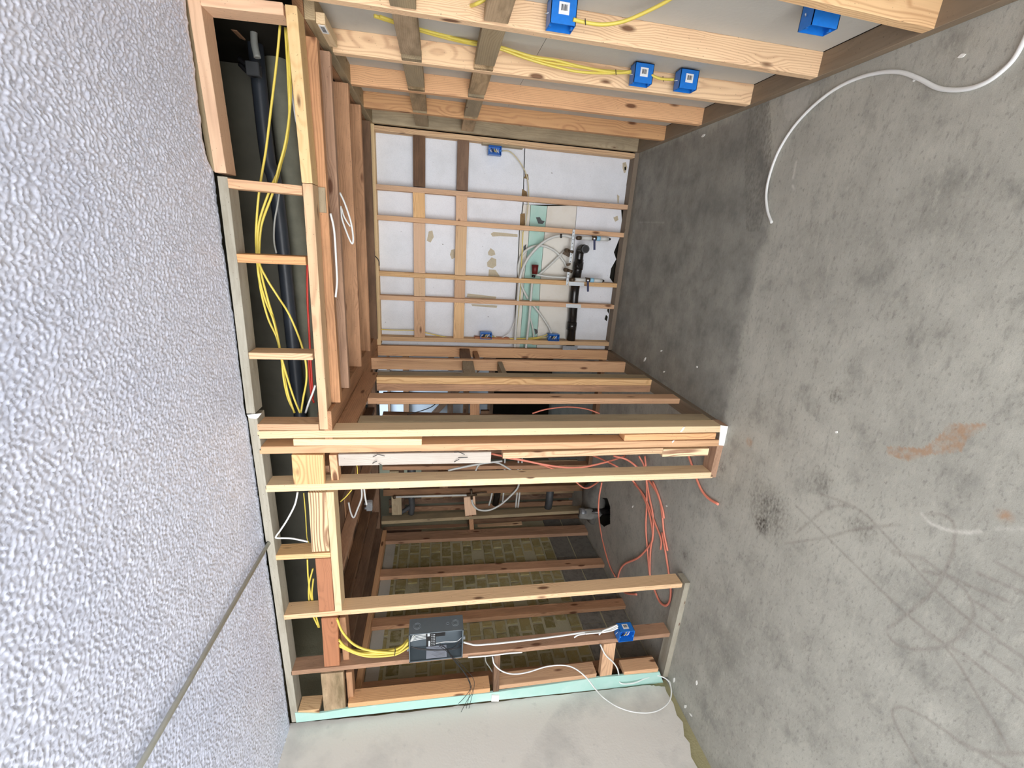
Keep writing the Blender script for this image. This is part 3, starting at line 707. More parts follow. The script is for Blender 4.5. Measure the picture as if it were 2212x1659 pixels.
# pile of poured concrete beside the hole
def lump(name, parent, mat, c, rad, seed=0, sub=3, amp=.25):
    bm = bmesh.new(); bmesh.ops.create_icosphere(bm, subdivisions=sub, radius=1)
    for v in bm.verts:
        n = noise.noise(v.co * 1.7 + V((seed, seed, 0))) * amp; v.co = V((v.co.x * rad[0], v.co.y * rad[1], v.co.z * rad[2])) * (1 + n)
    for f in bm.faces: f.smooth = True
    return link(name, mesh_bm(name, bm, mat), parent, Matrix.Translation(V(c)))
M_CONC = plain('rough_grey_concrete', (120, 118, 112), .9, 0, .2, .35, 14, .6)
c = PZ(1275, 1085, .04)
tag(lump('concrete_curb', None, M_CONC, (c.x + .0, c.y + .02, .0), (.24, .16, .11), 3), 'lumpy poured grey concrete mound beside the broken hole', 'concrete')
c = PZ(1268, 1110, .12)
tag(lump('plaster_lump', None, plain('pale_cement', (134, 134, 130), .8, 0, .3, .3, 20), (c.x, c.y, .10), (.05, .06, .12), 9, 3, .4), 'pale cement smeared round the base of the stud by the hole', 'cement')
h0 = PZ(1305, 1105, -.06)
t = thing('drain_stub', 'short black drain stub pipe standing in the broken floor hole', 'pipe', (h0.x, h0.y, -.1))
tube('pipe', t, M_ABS, [(h0.x, h0.y, -.2), (h0.x, h0.y, .14)], .038, 16, smooth=False)
tube('coupling', t, M_GALV2, [(h0.x, h0.y, .14), (h0.x, h0.y, .19)], .046, 16, smooth=False)
# ------------------------------------------------------------------ side-room plumbing
def pxt(L, y): return [PY(a, b, y) for a, b in L]
YQ = YR - .03
cable('water_pipe', 'straight pale plastic water pipe standing before the rear studs', pxt([(853, 1073.5), (1012, 1069.5)], YQ), .0095, M_PEX, 'pipe', smooth=False)
cable('water_pipe', 'pale plastic pipe bent in a hanging loop before the rear wall', pxt([(1018, 1074), (1022, 1090), (1034, 1101), (1056, 1102), (1080, 1091), (1102, 1072), (1118, 1054), (1122, 1038)], YQ), .0095, M_PEX, 'pipe')
for i, (L, lab) in enumerate(([[(1120, 990), (1118, 1050), (1114, 1096)], 'left pipe of the close pair crossing the rear stud bay'], [[(1128, 990), (1124, 1050), (1119, 1096)], 'right pipe of the close pair crossing the rear stud bay'],
                              [[(1091, 985), (1088, 1060), (1085, 1088)], 'single white water pipe beside the black vertical drain branch'], [[(1064, 1060), (1060, 1078), (1056, 1092)], 'short slanting white water pipe left of the black branch'])):
    cable('water_pipe', lab, pxt(L, YR + .06), .009, M_PEX, 'pipe')
cable('water_pipe', 'thick white plastic pipe slanting between the front posts', pxt([(968, 1016), (1010, 1007), (1050, 1000), (1085, 996)], YR - .3), .010, M_PEX, 'pipe')
cable('water_pipe', 'white plastic pipe curving down behind the whitewashed board', pxt([(1027, 1018), (1034, 1005), (1050, 998), (1075, 1000), (1095, 1010), (1110, 1020)], YR - .25), .008, M_PEX, 'pipe')
cable('drain_branch', 'black drain branch crossing between the rear studs', pxt([(1080, 1000), (1077, 1050), (1070, 1090)], YR + .08), .035, M_ABS, 'pipe', smooth=False, sides=14)
cable('drain_branch', 'dark grey drain branch low in the rear stud wall', pxt([(1190, 1045), (1186, 1085), (1183, 1100)], YR + .08), .04, M_GPIPE, 'pipe', smooth=False, sides=14)
cable('vent_pipe', 'grey vent pipe high in the rear stud wall', pxt([(890, 985), (888, 1060)], YR + .09), .042, M_GPIPE, 'pipe', smooth=False, sides=14)
t = thing('vent_fitting', 'dull grey branch fitting high between the rear studs', 'pipe fitting', tuple(PY(888, 1090, YR + .07)))
tube('body', t, M_GPIPE, pxt([(888, 1072), (890, 1090), (888, 1110)], YR + .07), .03, 12)
tube('branch', t, M_GPIPE, pxt([(890, 1092), (872, 1104), (864, 1108)], YR + .07), .022, 12)
t = thing('pipe_junction', 'tarnished brass manifold where three white water pipes meet on the stud', 'fitting', tuple(PY(1018, 1068, YQ)))
for a, b in (((1008, 1069), (1030, 1068)), ((1018, 1058), (1019, 1078))): tube('body', t, M_BRASS, pxt([a, b], YQ), .013, 10, smooth=False)
tube('stem', t, M_BRASS, pxt([(1026, 1066), (1052, 1063)], YQ), .006, 8, smooth=False)
tag(lump('pipe_fitting', None, M_BRASS, PY(852, 1074, YQ), (.018, .018, .018), 4, 2, .2), 'small brass elbow capping the straight pale water pipe', 'fitting')
def jbox(nm, lab, cx, cy, y, s=.055):
    p = PY(cx, cy, y); t = thing(nm, lab, 'junction box', tuple(p))
    box('body', t, M_GALV, p - V((s, .02, s * .6)), p + V((s, .025, s * .6)), .004)
    for k in (-.6, .5): tube('connector', t, M_GALV2, [p + V((s * k, 0, s * .5)), p + V((s * k, 0, s))], .011, 8, smooth=False)
    box('cover', t, M_GALV2, p - V((s * .95, .024, s * .55)), p + V((s * .95, -.019, s * .55)), .001)
    return t
jbox('metal_junction_box', 'shiny metal junction box on dark joist above side room', 798, 1092, 3.0, .036)
jbox('metal_junction_box', 'small metal junction box on the alcove top plate', 797, 540, 3.64, .024)
cable('thin_cable', 'short black lead with red tip below the alcove junction box', pxt([(800, 545), (810, 553), (818, 563), (819, 574)], 3.6), .0035, M_BLKC)
for L, lab in (([(781, 1052), (781, 1075), (772, 1100), (764, 1118), (757, 1105), (753, 1085)], 'white cable dangling under the side room joists'), ([(786, 1052), (789, 1075), (792, 1090)], 'white cable running into the shiny junction box')):
    cable('white_cable', lab, [PY(a, b, 2.7) for a, b in L], .006, M_WHT)
cable('yellow_cable', 'thin yellow cable slanting behind the header beside the long post', pxt([(760, 1058), (748, 1072), (735, 1084)], 2.2), .0035, M_YEL)
cable('yellow_cable', 'short yellow cable behind the top of the whitewashed board', pxt([(770, 1003), (772, 1012), (772, 1030)], 2.4), .003, M_YEL)
# ------------------------------------------------------------------ orange cables
OR = 'orange building cables trailing over the side room floor'
def zc(L, z=.012): return [PZ(a, b, z) for a, b in L]
oc = [
 ('orange cable hanging straight between post and floor, running toward the left plate', [PY(1393, 985, 2.75), PY(1395, 1010, 2.7)] + zc([(1397, 1050), (1397, 1090), (1395, 1140), (1398, 1180), (1402, 1230), (1404, 1245)])),
 ('orange cable looping to the left plate and back in a U', [PY(1380, 985, 2.8)] + zc([(1392, 1010), (1402, 1070), (1410, 1110), (1411, 1150), (1405, 1190), (1404, 1245), (1412, 1270), (1424, 1298), (1436, 1308), (1446, 1300), (1449, 1275), (1444, 1235), (1437, 1190), (1430, 1150)])),
 ('orange cable with stripped end lying on the bare concrete', zc([(1370, 1045), (1385, 1062), (1398, 1085), (1415, 1130), (1428, 1165), (1427, 1187)])),
 ('orange cable ending short beside the stripped one', zc([(1410, 1040), (1424, 1075), (1430, 1110), (1434, 1150), (1442, 1190)])),
 ('orange cable crossing under the long post to the floor', [PY(1278, 983, 3.2), PY(1300, 992, 3.1), PY(1335, 1010, 2.9)] + zc([(1370, 1042), (1393, 1080), (1405, 1120), (1410, 1160), (1402, 1180), (1378, 1205), (1350, 1218), (1338, 1235), (1335, 1260), (1350, 1280), (1375, 1284)])),
 ('orange cable sagging from the rear wall behind the posts', [PY(1060, 980, 3.1), PY(1110, 990, 3.0), PY(1190, 1006, 2.95), PY(1250, 1010, 2.95), PY(1310, 998, 3.0), PY(1350, 985, 3.1)]),
 ('orange cable dropping across the rear wall behind the long post', [PY(1085, 988, 3.0), PY(1130, 995, 3.0), PY(1180, 1007, 3.0), PY(1230, 1030, 3.05), PY(1262, 1054, 3.1), PY(1285, 1046, 3.2), PY(1296, 1035, 3.3)]),
 ('orange cable hanging past the broken hole to the block wall', [PY(1300, 1042, 3.1)] + [PY(1294, 1075, 3.1), PY(1293, 1110, 3.05)] + zc([(1298, 1150), (1307, 1190), (1318, 1225), (1329, 1246)])),
 ('orange cable arching behind the partition studs', [PY(1150, 893, 3.5), PY(1180, 884, 3.5), PY(1225, 879, 3.5), PY(1265, 883, 3.5), PY(1295, 893, 3.5)]),
 ('orange cable coming down beside the dark doorway floor', [PY(1325, 985, 2.9)] + [PY(1352, 992, 2.85)] + zc([(1375, 1008), (1395, 1030), (1418, 1062), (1431, 1100), (1434, 1120)])),
 ('orange cable end poking past the bottom of the framed post', [PY(1487, 984, 2.25)] + zc([(1495, 1006), (1503, 1030), (1515, 1058), (1530, 1076), (1551, 1089)], .01)),
 ('orange cable with short curl seen between partition studs', [PY(1408, 872, 2.9), PY(1410, 880, 2.9), PY(1408, 893, 2.9)]),
 ('orange cable bending to the floor behind the partition plate', [PY(1418, 872, 2.8), PY(1428, 880, 2.75), PY(1440, 893, 2.7)]),
]
for lab, L in oc: cable('orange_cable', lab, L, .0064, M_ORC, 'cable', OR, flat=1.3)
# ------------------------------------------------------------------ overhead void: pipes and cables
def pv(L, y): return [PY(a, b, y) for a, b in L]
YV = 2.75
tag(tube('overhead_pipe', None, M_BPIPE, [PY(548, 50, YV) + X3 * .3, PY(575, 320, YV), PY(598, 420, YV), PY(634, 760, YV), PY(646, 880, YV), PY(660, 1000, YV) - X3 * .2], .036, 14), 'thick blue-black pipe running along the dark overhead void', 'pipe')
tag(tube('overhead_pipe', None, M_VPIPE, [PY(585, 30, 2.95), PY(612, 240, 2.95), PY(632, 420, 2.95), PY(668, 800, 2.95), PY(683, 960, 2.95)], .065, 14), 'dull grey pipe hung beside the blue-black one overhead', 'pipe')
t = thing('pipe_clamp', 'dark metal riser clamp holding the overhead pipe', 'clamp', tuple(PY(540, 138, 2.6)))
tube('arm', t, M_BLK, pv([(515, 126), (528, 136), (545, 145), (562, 140)], 2.62), .012, 8)
tube('arm', t, M_BLK, pv([(517, 138), (535, 156), (550, 163), (560, 160)], 2.62), .010, 8)
box('bolt_block', t, M_GPIPE, PY(548, 150, 2.62) - V((.03, .02, .03)), PY(548, 150, 2.62) + V((.03, .02, .03)), .004)
cable('overhead_tube', 'pale grey tube beside the riser clamp overhead', pv([(548, 44), (549, 90), (556, 125)], 2.6), .016, M_GRYC, 'pipe')
bar('joist', JS, M_BROWN, PY(470, 45, 2.6), PY(512, 62, 2.6), Z3 * .05, Y3 * .1)
YC = 2.12
GY = 'yellow cables strung through the overhead framing'
yc = [
 ('yellow cable nearest the ceiling, straight from corner to second cripple', [(605, 55), (598, 130), (586, 230), (575, 320), (565, 380), (558, 430), (553, 500), (554, 545), (558, 590), (566, 640), (580, 690), (598, 730), (608, 775), (613, 820), (622, 860), (637, 892)]),
 ('yellow cable bowed toward the pipe in the first opening', [(621, 60), (622, 120), (626, 200), (622, 290), (605, 360), (583, 410), (560, 480), (557, 545), (560, 600), (574, 650), (590, 690), (602, 740), (609, 775), (622, 820), (635, 860), (648, 892)]),
 ('yellow cable alongside the bowed one in the first opening', [(626, 60), (625, 130), (628, 210), (618, 300), (600, 370), (590, 415), (566, 480), (560, 545), (562, 580), (578, 645), (594, 700), (606, 760), (612, 800), (622, 850), (636, 892)]),
 ('yellow cable branching away toward the header beyond second cripple', [(616, 60), (622, 160), (624, 260), (608, 350), (588, 420), (564, 490), (559, 560), (575, 600), (600, 640), (625, 680), (648, 735), (660, 780), (662, 820), (655, 860), (650, 892)]),
]
for lab, L in yc: cable('yellow_cable', lab, [PY(a, b, YC + random.uniform(0, .03)) for a, b in L], .0048, M_YEL, 'cable', GY, flat=1.2)
cable('white_cable', 'white cable hanging through the first overhead openings', pv([(624, 57), (620, 110), (628, 180), (640, 260), (652, 300)], 2.2), .0045, M_WHT)
cable('white_cable', 'white cable sagging in the second overhead opening', pv([(606, 395), (600, 440), (593, 480), (592, 520), (597, 547)], 2.2), .004, M_GRYC)
cable('red_cable', 'red cable tight behind the lower header plate', pv([(664, 565), (664, 640), (668, 720), (671, 780), (676, 860)], 2.2), .005, M_REDC)
cable('red_cable', 'second red cable by the lower header plate end', pv([(667, 770), (668, 800), (672, 850), (678, 870)], 2.22), .005, M_REDC)
cable('white_cable', 'short white cable crossing the last bay beside the post', pv([(681, 832), (675, 850), (667, 870), (660, 892)], 2.15), .005, M_WHT)
cable('white_cable', 'white cable bent sharply under the grey top plate', pv([(643, 1063), (637, 1090), (622, 1120), (606, 1145), (596, 1159), (600, 1162), (630, 1163), (665, 1170)], 1.99), .0045, M_WHT)
for k, L in enumerate(([(664, 1208), (666, 1250), (674, 1300), (690, 1355)], [(676, 1228), (668, 1260), (667, 1290), (672, 1320), (688, 1355)], [(677, 1250), (674, 1280), (676, 1300)])):
    cable('yellow_cable', ['long yellow cable behind the stained header boards', 'yellow cable curling round the edge of the red-brown board', 'short yellow cable beside the red-brown board'][k], pv(L, 2.08), .0045, M_YEL, 'cable')
cable('yellow_cable', 'thin yellow cable behind the strong-grained header board', pv([(656, 1065), (660, 1110), (663, 1160), (667, 1172)], 2.15), .003, M_YEL)
# bundle into the load centre
for k, L in enumerate(([(728, 1337), (740, 1365), (765, 1392), (800, 1405), (850, 1409), (868, 1402), (882, 1386)],
                       [(732, 1382), (745, 1396), (770, 1409), (800, 1413), (840, 1411), (862, 1406), (882, 1390)],
                       [(733, 1391), (755, 1404), (780, 1410), (815, 1409), (850, 1404), (868, 1396), (883, 1383)],
                       [(733, 1395), (760, 1408), (785, 1416), (810, 1418), (848, 1415), (865, 1409), (884, 1397)],
                       [(733, 1393), (750, 1402), (785, 1407), (820, 1405), (850, 1402), (866, 1396), (882, 1381)])):
    cable('yellow_cable', ['topmost yellow cable of the bundle entering the grey panel box', 'second yellow cable of the bundle entering the grey panel box', 'middle yellow cable of the bundle entering the grey panel box', 'lowest sagging yellow cable of the bundle into the grey panel box', 'back yellow cable of the bundle entering the grey panel box'][k], [PY(a, b, 1.955 + .006 * k) for a, b in L], .0058, M_YEL, 'cable', 'yellow cables bundled into the panel box', flat=1.25)
cable('cable_staple', 'thin black tie around the yellow bundle by the panel box', pv([(853, 1399), (854, 1405), (853, 1411), (852, 1416)], 1.935), .0022, M_BLKC, 'cable tie')
# joist bay white cables
def pj(L, y): return [PY(a, b, y) for a, b in L]
cable('white_cable', 'white cable lying along the first alcove ceiling joist', pj([(714, 461), (722, 500), (727, 580), (728, 610), (725, 642)], 2.1), .0045, M_WHT)
cable('white_cable', 'long white cable looping below the second alcove ceiling joist', pj([(734, 416), (745, 440), (758, 480), (763, 515), (760, 526), (750, 505), (738, 470), (736, 445)], 2.36), .0045, M_WHT)
cable('white_cable', 'short white cable inside the loop below the joist', pj([(738, 450), (742, 465), (750, 480), (757, 489)], 2.38), .004, M_WHT)
# ------------------------------------------------------------------ blue outlet boxes
def obox(lab, c, ex, ey, ez, w, h, d, sticker=True, wires=0, group=None, nm='outlet_box'):
    """open at +ez; ex is the width direction, ey the height direction; c is the centre of the opening"""
    c, ex, ey, ez = V(c), V(ex), V(ey), V(ez)
    t = thing(nm, lab, 'electrical box', tuple(c - ez * d), group)
    bm = bmesh.new(); T = .0025
    def B(cc, sx, sy, sz):
        M_ = Matrix((ex, ey, ez)).transposed().to_4x4() @ Matrix.Diagonal((sx, sy, sz, 1)); M_ = Matrix.Translation(cc) @ M_
        bmesh.ops.create_cube(bm, size=1, matrix=M_)
    o = V()
    B(-ez * (d - T / 2), w, h, T)
    for s in (1, -1):
        B(ex * s * (w / 2 - T / 2) - ez * d / 2, T, h, d); B(ey * s * (h / 2 - T / 2) - ez * d / 2, w, T, d)
    for s in (1, -1): B(ey * s * (h / 2 - .006) - ez * .004, .012, .010, .008)
    bmesh.ops.recalc_face_normals(bm, faces=bm.faces[:])
    link('body', mesh_bm('body', bm, M_BLUE), t, Matrix.Translation(c))
    for s in (1, -1): tube('nail', t, M_GALV, [c - ez * d * .45 + ey * s * (h / 2) + ex * w * .1, c - ez * d * .45 + ey * s * (h / 2 + .012) - ex * w * .1], .0022, 6, smooth=False)
    if sticker:
        q = c - ez * d * .55 + ex * (w / 2 + .0006)
        st_ = bar('sticker', t, M_STK, q - ey * .019 - ez * .017, q + ey * .019 - ez * .017, ez * .036, ex * .0008, 0)
        q2 = q + ex * .001
        for i in range(7): bar('barcode', st_, M_INK, q2 - ey * (.012 - i * .0036) - ez * .010, q2 - ey * (.012 - i * .0036) + ez * .008, ey * (.0014 + .0008 * (i % 3)), ex * .0006, 0)
    for i in range(wires):
        a = c - ez * d * .7 + ey * (-.03 + .018 * i)
        tube('wire', t, [M_WHT, M_YEL, M_BLKC][i % 3], [a - ex * .018, a + ez * d * .35 + ex * .012, a + ez * d * .4 - ex * .015 + ey * .02, a + ez * d * .55 + ex * .01 + ey * .012], .0022, 6)
    return t
nX, nY, nZ = (-1, 0, 0), (0, -1, 0), (0, 0, 1)
def rbox(lab, zc_, yb, w=.058, h=.095, d=.08, **k): return obox(lab, (XR + .0, yb - w / 2, zc_), nY, nZ, nX, w, h, d, **k)
rbox('large blue plastic box nailed to the second stud from the floor-end corner, yellow cable entering', 1.182, 1.873, .068, .094, .085)
rbox('upper of two blue boxes on the middle right-hand stud', .672, 2.292, .056, .092, .08)
rbox('lower of two blue boxes on the middle right-hand stud', .445, 2.287, .056, .092, .08)
obox('blue open box behind the pale stud nearest the floor corner', (XR - .004, 1.565, .365), (0, 1, 0), nZ, nX, .058, .10, .08, sticker=False)
obox('blue box with coiled wires high on the back wall corner stud', (.672 - .028, YB - .012, 1.176), (-1, 0, 0), (0, 0, 1), (0, -1, 0), .062, .10, .06, sticker=False, wires=4)
obox('blue wired box on the reddish block of the back wall', (-.802, YB - .012, 1.18), (1, 0, 0), (0, 0, 1), (0, -1, 0), .06, .10, .06, sticker=False, wires=4)
obox('blue wired box on the back wall beside the black drain pipe', (-.802, YB - .012, .57), (1, 0, 0), (0, 0, 1), (0, -1, 0), .06, .10, .06, sticker=False, wires=4)
obox('blue box on the brown stud near the left bottom plate, white cables entering', (-2.357, 1.945, .395), (1, 0, 0), (0, 0, 1), (0, -1, 0), .085, .10, .07, wires=3)
# right wall cables
def rx(L, dx=0.0): return [PX(a, b, XR + .03 + dx) for a, b in L]
def oy(L, y): return [PY(a, b, y) for a, b in L]
cable('yellow_cable', 'yellow cable curving from the large blue box up to the drywall', [PY(1238, 42, 1.80), PY(1262, 48, 1.80), PY(1300, 53, 1.795), PY(1340, 48, 1.78), PY(1380, 33, 1.75), PY(1440, 3, 1.70), PY(1480, -25, 1.66)], .0062, M_YEL, flat=1.2)
cable('yellow_cable', 'short yellow cable poking from a drilled hole in the top stud', [PX(1010, 14, .80), PX(1025, 10, .77), PX(1045, 0, .78), PX(1065, -15, .80)], .0062, M_YEL)
for k, L in enumerate(([(808, 33), (850, 48), (905, 62), (960, 78), (1025, 93), (1070, 103), (1120, 118), (1180, 134), (1240, 143), (1300, 152), (1363, 155)],
          [(808, 35), (860, 52), (905, 66), (970, 84), (1025, 96), (1075, 104), (1130, 124), (1190, 142), (1250, 155), (1310, 158), (1363, 157)],
          [(820, 35), (880, 55), (950, 74), (1025, 90), (1080, 101), (1150, 122), (1200, 130), (1260, 145), (1330, 157), (1363, 154)])):
    z_ = [PX(a, b, XR + .085) if i < 4 else PY(a, b, 2.25 - .004 * k) for i, (a, b) in enumerate(L)]
    cable('yellow_cable', ['upper yellow cable of the trio running to the upper blue box pair', 'lower yellow cable of the trio running to the upper blue box pair', 'middle yellow cable of the trio running to the upper blue box pair'][k], z_, .0058, M_YEL, 'cable', 'yellow cables on the right-hand studs')
cable('yellow_cable', 'short yellow cable linking the two blue boxes on one stud', [PY(1407, 162, 2.24), PY(1420, 168, 2.235), PY(1434, 171, 2.235), PY(1455, 172, 2.24)], .0058, M_YEL)
for a, b, lab in (((1264, 40), (1265, 54), 'staple over the yellow cable beside the large blue box'), ((1330, 150), (1331, 162), 'staple over the yellow cables above the upper blue box'), ((1432, 165), (1433, 176), 'staple between the paired blue boxes')):
    yy = 1.785 if a[1] < 100 else 2.235
    cable('cable_staple', lab, [PY(*a, yy), PY(*b, yy)], .0016, M_BLKC, 'staple', smooth=False)
# back wall cables
YD = YB + .05
cable('thin_cable', 'beige cable curving from the corner blue box down the foam boards', oy([(1083, 326), (1100, 327), (1115, 340), (1130, 362), (1139, 385), (1142, 415), (1141, 440), (1136, 480), (1131, 500)], YD), .0042, plain('beige_cable', (206, 196, 158), .5))
for k, L in enumerate(([(1130, 500), (1127, 560), (1123, 640), (1117, 700), (1112, 748)], [(1117, 655), (1113, 690), (1103, 715), (1090, 727), (1075, 730), (1064, 722)], [(1060, 727), (1090, 731), (1130, 731), (1165, 728), (1185, 722)], [(1096, 740), (1120, 736), (1160, 731), (1186, 729)], [(812, 711), (850, 713), (895, 714), (925, 720), (965, 729), (980, 733)])):
    cable('yellow_cable' if k not in (1,) else 'white_cable', ['faint yellow cable down the seam of the foam boards', 'white cable curling into the blue box on the reddish block', 'yellow cable joining the two blue boxes low on the back wall', 'second yellow cable below the one joining the back wall boxes', 'yellow cable across the upper left foam panel'][k], oy(L, YD - .01), .004, M_YEL if k != 1 else M_WHT)
# ------------------------------------------------------------------ alcove plumbing
YW = YB + .045
t = thing('drain_pipe', 'black drain pipe crossing the back wall to an open elbow', 'pipe', tuple(PY(1230, 745, YB + .05)))
def runpipe(nm, L, r, y=YB + .045): return tube(nm, t, M_ABS, oy(L, y), r, 18, smooth=False)
runpipe('pipe', [(1232, 750), (1240, 640), (1245, 600)], .040)
runpipe('pipe', [(1245, 600), (1251, 560)], .039)
runpipe('coupling', [(1234, 712), (1236, 696)], .045)
runpipe('coupling', [(1248, 582), (1250, 566)], .044)
tube('elbow', t, M_ABS, [PY(1250, 566, YB + .045), PY(1252, 548, YB + .04), PY(1255, 538, YB + .02), PY(1263, 538, YB - .04)], .036, 16)
p = PY(1265, 538, YB - .05)
tube('opening_rim', t, M_GPIPE, [p + V((0, .02, 0)), p], .034, 18, smooth=False)
tube('bore', t, M_BLK, [p + V((0, .001, 0)), p - V((0, .001, 0))], .026, 16, smooth=False)
tube('cleanout_cap', t, M_ABS, [PY(1250, 573, YB + .02), PY(1254, 574, YB - .01)], .017, 14, smooth=False)
def valve(lab, x, y):
    t = thing('shutoff_valve', lab, 'valve', tuple(PY(x, y, YB - .03)), 'shutoff valves on white supply stubs')
    P_ = lambda dx, dy, yy=YB - .035: PY(x + dx, y + dy, yy)
    tube('elbow', t, M_BRASS, [P_(-13, 0, YB + .03), P_(-14, 0), P_(-8, 0)], .017, 10)
    tube('stub_pipe', t, M_PEX, [P_(-6, 0), P_(18, 1)], .0165, 12, smooth=False)
    tube('valve_body', t, M_BRASS, [P_(16, 0), P_(26, 1)], .019, 12, smooth=False)
    tube('label_band', t, M_LBLU, [P_(26, 1), P_(34, 1.5)], .019, 12, smooth=False)
    tube('stub_pipe', t, M_PEX, [P_(34, 1.5), P_(52, 2.5)], .0175, 12, smooth=False)
    tube('cap', t, M_BLK, [P_(52, 2.5), P_(57, 3)], .011, 10, smooth=False, rfun=lambda i: .015 if i == 0 else .007)
    tube('stem', t, M_GALV, [P_(22, 1, YB - .035), P_(22, 2, YB - .055)], .008, 8, smooth=False)
    a, b = P_(22, 3, YB - .055), P_(22, 26, YB - .06)
    tube('handle', t, M_DBLUE, [a, a.lerp(b, .3), a.lerp(b, .85), b], .009, 10, flat=.6)
    return t
valve('upper white supply stub with dark blue valve handle on the back wall', 1262, 514)
valve('lower white supply stub with dark blue valve handle above the nail plate', 1248, 604)
t = thing('perforated_strap', 'white perforated steel strap bridging two back wall studs', 'strap', tuple(PY(1236, 500, YB - .01)))
for nm, a, b in (('strap', (1240, 496), (1232, 567)), ('strap', (1228, 588), (1225, 616))):
    A_, B_ = PY(*a, YB - .006), PY(*b, YB - .006)
    s = bar(nm, t, M_GALV, A_ - Z3 * .011, B_ - Z3 * .011, Z3 * .022, Y3 * .003, .0005)
    n_ = 9 if a[1] < 500 else 4
    for i in range(n_): q = A_.lerp(B_, (i + .7) / n_); tube('hole', s, M_BLK, [q - V((0, .0035, 0)), q + V((0, .0005, 0))], .0035, 8, smooth=False)
for k, (L, lab) in enumerate((([(1223, 656), (1255, 658), (1255, 666), (1223, 664)], 'white nail plate across the fourth back wall stud'), ([(1229, 608.5), (1262, 610), (1262, 618), (1229, 617)], 'white nail plate on the stud under the lower valve'), ([(1216, 747), (1248, 748), (1247, 756), (1215, 756)], 'dull grey nail plate on the leftmost back stud by the drain'))):
    tag(poly('nail_plate', None, M_GALV if k < 2 else M_GALV2, [PY(a, b, YB - .004) for a, b in L], Y3 * .003), lab, 'nail plate')
for nm, (cx, cy), lab in (('brass_fitting', (1226, 541), 'upper tarnished brass drop-ear fitting behind the strap'), ('brass_fitting', (1224, 583), 'lower tarnished brass drop-ear fitting behind the strap')):
    t = thing(nm, lab, 'fitting', tuple(PY(cx, cy, YB + .02)))
    q = PY(cx, cy, YB + .02)
    tube('body', t, M_BRASS, [q, q + V((-.01, -.03, -.04))], .013, 10, smooth=False)
    tube('socket', t, M_BRASS, [q + V((0, .02, .01)), q + V((0, -.015, .005))], .017, 10, smooth=False)
    if cy < 560:
        poly('ear', t, M_BRASS, [q + V(v) for v in ((-.03, 0, .04), (.0, 0, .02), (-.02, 0, -.03), (-.055, 0, -.02))], Y3 * .01)
    else: poly('ear', t, M_BRASS, [q + V(v) for v in ((.04, 0, -.03), (.06, 0, -.03), (.05, 0, .01), (.03, 0, .0))], Y3 * .01)
px_ = [
 ('white pex pipe arching over from the strap down the alcove wall', [(1236, 512), (1222, 509), (1212, 509), (1195, 512), (1175, 522), (1155, 540), (1138, 562), (1126, 590), (1121, 620), (1118, 660), (1114, 710), (1112, 750)], .012, YB + .015),
 ('grey-white pex pipe in the inner arch behind the tall one', [(1224, 575), (1216, 562), (1204, 547), (1190, 537), (1172, 531), (1150, 533), (1132, 545), (1122, 565), (1120, 590), (1128, 620), (1140, 645)], .010, YB + .065),
 ('straight white pex pipe beside the green strip', [(1150, 605), (1147, 640), (1143, 690), (1138, 735), (1136, 752)], .011, YB + .03),
 ('white pex pipe running from the red plug to the lower fitting', [(1158, 593), (1180, 597), (1205, 599), (1226, 600)], .010, YB + .03),
 ('grey pex pipe slanting up to the upper fitting', [(1162, 595), (1180, 580), (1200, 561), (1222, 540)], .010, YB + .06),
 ('bent grey pex pipe slanting to the blue box by the drain', [(1148, 655), (1162, 672), (1175, 690), (1186, 708), (1192, 722)], .010, YB + .05),
 ('thin grey pipe slanting behind the straight white pipe', [(1143, 680), (1150, 705), (1154, 735)], .007, YB + .06),
]
for lab, L, r, y in px_: cable('pex_pipe', lab, oy(L, y), r, M_PEX, 'pipe', 'pex pipes on the alcove back wall')
t = thing('red_plug', 'dark red plastic sleeve on the pipe by the green strip', 'pipe plug', tuple(PY(1156, 582, YB + .03)))
tube('sleeve', t, M_MAROON, [PY(1156, 572, YB + .03), PY(1155, 592, YB + .03)], .03, 12, smooth=False, rfun=lambda i: .03 if i == 0 else .024)
tube('collar', t, M_BLK, [PY(1153, 594, YB + .03), PY(1152, 599, YB + .03)], .016, 10, smooth=False)
tag(tube('pipe_clip', None, M_BLK, oy([(1212, 505), (1212, 514)], YB - .002), .008, 8, smooth=False), 'small dark clip on the arched white pipe under the second stud', 'clip')
# flexible steel conduit in the partition
t = thing('flexible_conduit', 'flexible steel conduit with bright sleeve ends in the partition bay', 'conduit', (-.985, 3.2, 1.3))
c0 = V((-.975, 3.14, 2.03)); c1 = V((-.975, 3.17, 1.30))
tube('conduit', t, M_GALV2, [c0.lerp(c1, i / 160) for i in range(161)], .012, 10, smooth=False, rfun=lambda i: .0135 if i % 2 else .0105)
tube('sleeve', t, M_GALV, [c0 + V((0, -.002, 0)), c0.lerp(c1, .12)], .0165, 14, smooth=False)
tube('sleeve', t, M_GALV, [c0.lerp(c1, .84), c1], .0165, 14, smooth=False)
cable('thin_cable', 'thin black wire curving down behind the partition stud', [PY(944, 870, 3.3), PY(930, 880, 3.3), PY(905, 889, 3.3), PY(880, 895, 3.3)], .004, M_BLKC)
